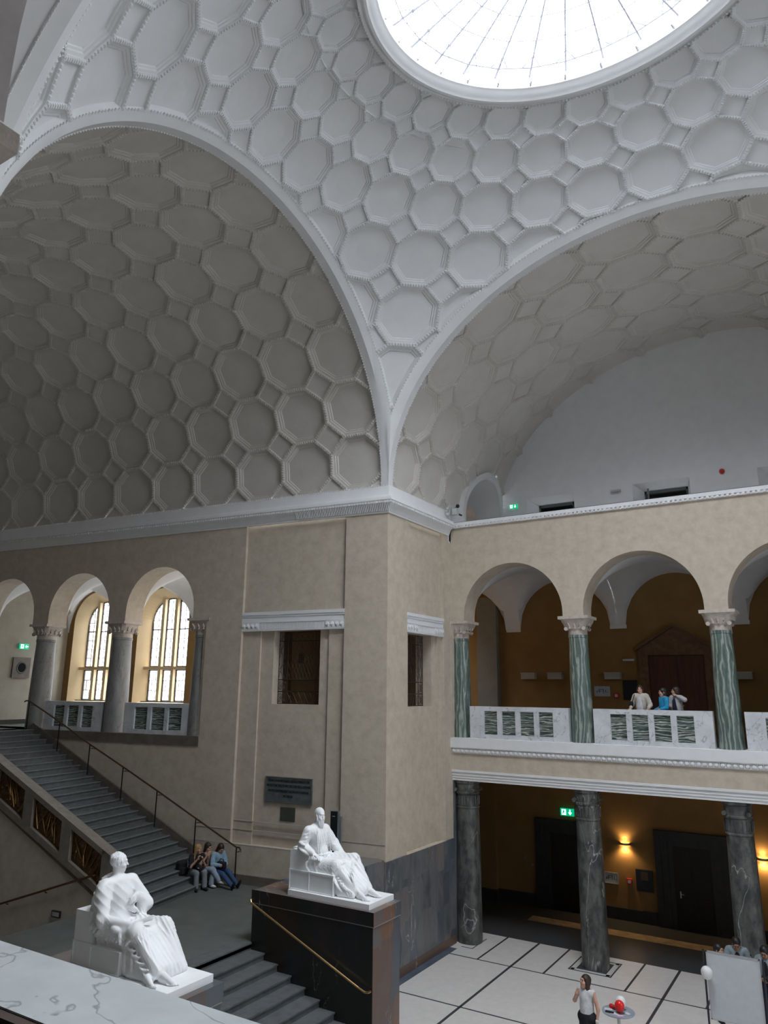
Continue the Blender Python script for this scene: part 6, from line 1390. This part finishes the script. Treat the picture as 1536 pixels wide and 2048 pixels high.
# head with beard
R = RR((1, -.42, -.14)); c = V3(-.60, -.02, 1.555); hp = head(S, c, R, 1.28)
S.cap((-.68, 0, 1.28), c+R@V3(-.02, 0, -.10), .085, .075, k=.04)
S.ell(c+R@V3(.06, 0, -.135), (.055, .065, .095), R.T, k=.02); S.ell(c+R@V3(.075, 0, -.20), (.035, .045, .065), R.T, k=.02)
for i in range(-3, 4):
    for j in range(2): S.line([c+R@V3(.105-.006*abs(i), i*.020, -.10-.03*j), c+R@V3(.125-.012*abs(i), i*.021+.008*(-1)**i, -.15-.03*j), c+R@V3(.105, i*.016, -.20-.03*j)], [.011, .012, .007], k=.006)
for y in (-1, 1): S.line([c+R@V3(.128, y*.005, -.055), c+R@V3(.122, y*.035, -.072), c+R@V3(.10, y*.052, -.11)], [.010, .012, .008], k=.006); S.line([c+R@V3(.02, y*.092, -.02), c+R@V3(.04, y*.085, -.09), c+R@V3(.06, y*.06, -.14)], [.016, .020, .016], k=.01)
S.ell(c+R@V3(-.05, 0, .03), (.115, .108, .115), R.T, k=.02)
shift(S); S.ob('figure', STATUE, e, .0115, disp=DISP.pop(0), cut=lambda X, Y, Z: np.zeros_like(X+Y+Z)+(dz-Z-.004))
# ---------- beardless statue on the left pedestal
e = empty('seated_statue', (-10.2, 9.08, -4.5), 'white marble statue of a seated beardless man holding a scroll in profile', 'statue', 'white marble seated statues')
m = MB(); m.box(-1.12, 1.12, -.50, .50, 0, dz); o = m.ob('plinth', MOD); o.parent = e
seat(e, -1.16, -.72, -.02, .34, .8)
m = MB(); pr = [(-1.16, .34), (-1.16, .80), (-.80, .80), (-.80, .72), (-.83, .64), (-.80, .55), (-.76, .45), (-.72, .36), (-.70, .34)]
m.prism(pr, lambda a, b, h: (a, h, b+dz), -.42, .42); o = m.ob('seat_back', MOD); o.parent = e
S = SDF(.03)
S.line([(-.58, 0, .52), (-.66, 0, .78), (-.70, 0, 1.02), (-.69, .0, 1.16)], [.22, .20, .205, .16], k=.07)
sR, sL = V3(-.70, -.27, 1.17), V3(-.66, .25, 1.17)
S.cap(sR*.85+sL*.15, sR*.15+sL*.85, .115, k=.08); S.ell((-.58, 0, .98), (.14, .20, .20), k=.06); S.ell((-.74, -.02, .75), (.16, .26, .30), k=.08)
eR, wR = V3(-.52, -.40, .72), V3(.02, -.26, .70)
S.cap(sR, eR, .120, .105, k=.04); S.ell((-.66, -.36, 1.02), (.11, .09, .20), k=.05); S.cap(eR, wR, .095, .048, k=.03); hand(S, wR, V3(1, .12, -.30), V3(.3, -.25, 1), 1.3, .65, -1)
S.cap(wR+V3(.05, .02, .02), wR+V3(.22, .20, .09), .030, k=.004); S.cap(wR+V3(.06, .03, .05), wR+V3(.23, .21, .12), .018, k=.004)
eL, wL = V3(-.42, .40, .82), V3(-.40, .16, 1.00)
S.cap(sL, eL, .115, .11, k=.05); S.cap(eL, wL, .10, .055, k=.04); hand(S, wL, V3(.35, -.9, -.35), V3(.9, .3, .2), 1.3, .9, 1); S.cap((-.42, .30, .80), (-.34, .28, .55), .09, .06, k=.05)
hR, hL = V3(-.56, -.18, .50), V3(-.52, .18, .52); kR, kL = V3(.14, -.25, .60), V3(.24, .22, .62); aR, aL = V3(.66, -.24, .14), V3(.50, .02, .12)
S.cap(hR, kR, .165, .13, k=.06); S.cap(hL, kL, .165, .13, k=.06); S.cap(kR, aR, .13, .085, k=.05); S.cap(kL, V3(.58, .18, .12), .13, .10, k=.05)
S.cap((.20, 0, .50), (.38, .02, .16), .13, .13, k=.10); S.cap((-.18, 0, .54), (.16, .02, .54), .14, k=.10); S.box((.25, .02, .05), (.20, .30, .05), k=.06, rnd=.03)
S.cap((.26, .30, .55), (.50, .30, .06), .08, .10, k=.06)
S.box((-.32, 0, .42), (.36, .37, .12), k=.06, rnd=.05)
sheet(S, (.12, -.22, .54), (.22, .22, .58), (.62, -.22, .16), (.56, .22, .12), .11, .10); sheet(S, (.05, -.30, .44), (.05, .20, .44), (.12, -.34, .04), (.12, .25, .04), .055, .05); sheet(S, (.08, -.28, .44), (.46, -.22, .28), (.20, -.34, .05), (.60, -.30, .05), .06, .055)
sheet(S, (.24, .30, .55), (.24, -.05, .5), (.60, .34, .05), (.60, 0, .05), .10, .08); S.cap((-.52, -.30, .62), (-.10, -.30, .58), .12, .10, k=.06)
foot(S, V3(.76, -.20, .10), V3(1, .05, 0), 1.35); foot(S, V3(.60, -.38, .10), V3(1, -.35, 0), 1.2)
# toga folds
for i in range(5): y = -.06-.05*i; fold(S, (-.76+.02*i, -.20-.03*i, 1.27-.025*i), (-.50, -.16+.05*i, .98), (-.40+.02*i, .10+.02*i, .74), .024)
fold(S, (-.86, -.20, 1.26), (-.80, 0, 1.34), (-.74, .18, 1.26), .035); fold(S, (-.88, -.24, 1.20), (-.82, 0, 1.30), (-.78, .20, 1.20), .032); fold(S, (-.80, -.30, 1.24), (-.90, -.36, .90), (-.86, -.34, .60), .03)
for i in range(5): fold(S, (-.80+.04*i, -.38, 1.10-.14*i), (-.72, -.46, .95-.12*i), (-.60+.03*i, -.44, .92-.10*i), .020)
for i in range(5): x = -.86+.10*i; fold(S, (x, -.34, .50-.02*i), (x+.06, -.42, .56), (x+.16, -.36, .68), .028)
for i in range(7): x = -.34+.08*i; fold(S, (x-.10, -.38, .44), (x, -.42, .54), (x+.12, -.20, .70), .022)
fold(S, (-.34, -.34, .60), (-.22, -.44, .66), (-.06, -.36, .60), .05); fold(S, (-.10, -.38, .62), (-.06, -.42, .54), (-.05, -.40, .44), .03)
for i in range(7): t = i/6; fold(S, (.16+.05*i, .16, .66-.05*i), (.22+.06*i, -.18, .44-.05*i), (.06+.05*i, -.37, .38-.05*i), .024)
for i in range(5): fold(S, (.04+.09*i, -.36, .46-.07*i), (.18+.10*i, -.40, .34-.07*i), (.30+.09*i, -.33, .42-.08*i), .018)
for i in range(7): y = .32-.09*i; fold(S, (.32, y, .58), (.46, y, .34), (.56+.01*i, y, .05), .024)
for x0, y0 in ((-.04, -.34), (.03, -.36), (.12, -.33), (.20, -.36), (.28, -.33)): fold(S, (x0, y0, .42), (x0+.02, y0-.04, .22), (x0+.05, y0, .01), .030, .012)
for i in range(8): x = .02+.06*i; fold(S, (x, -.30, .14), (x+.01, -.34, .07), (x+.02, -.36, .0), .020, .01)
R = RR((.72, .69, -.03)); c = V3(-.70, .0, 1.49); head(S, c, R, 1.27); S.cap((-.70, 0, 1.20), c+R@V3(-.03, 0, -.10), .088, .075, k=.04)
S.ell(c+R@V3(-.045, 0, .04), (.125, .108, .118), R.T, k=.02)
rr = random.Random(5)
for i in range(46):
    a = rr.uniform(0, 2*PI); b = rr.uniform(.0, 1.15); p = V3(-.045+.125*math.sin(b)*math.cos(a), .112*math.sin(b)*math.sin(a), .045+.120*math.cos(b))
    if p[0] > .05 and p[2] < .09: continue
    q = p*1.02+V3(.03, .0, -.035) if p[0] > 0 else p*1.03+V3(-.012, 0, -.05); S.line([c+R@p, c+R@((p+q)/2*1.04), c+R@q], [.012, .014, .008], k=.006)
for y in (-1, 1):
    for j in range(3): S.line([c+R@V3(.04-.03*j, y*.088, .06), c+R@V3(.045-.03*j, y*.100, .03), c+R@V3(.035-.03*j, y*.092, .0)], [.012, .012, .007], k=.006)
shift(S); S.ob('figure', STATUE, e, .0115, disp=DISP.pop(0), cut=lambda X, Y, Z: np.zeros_like(X+Y+Z)+(dz-Z-.004))
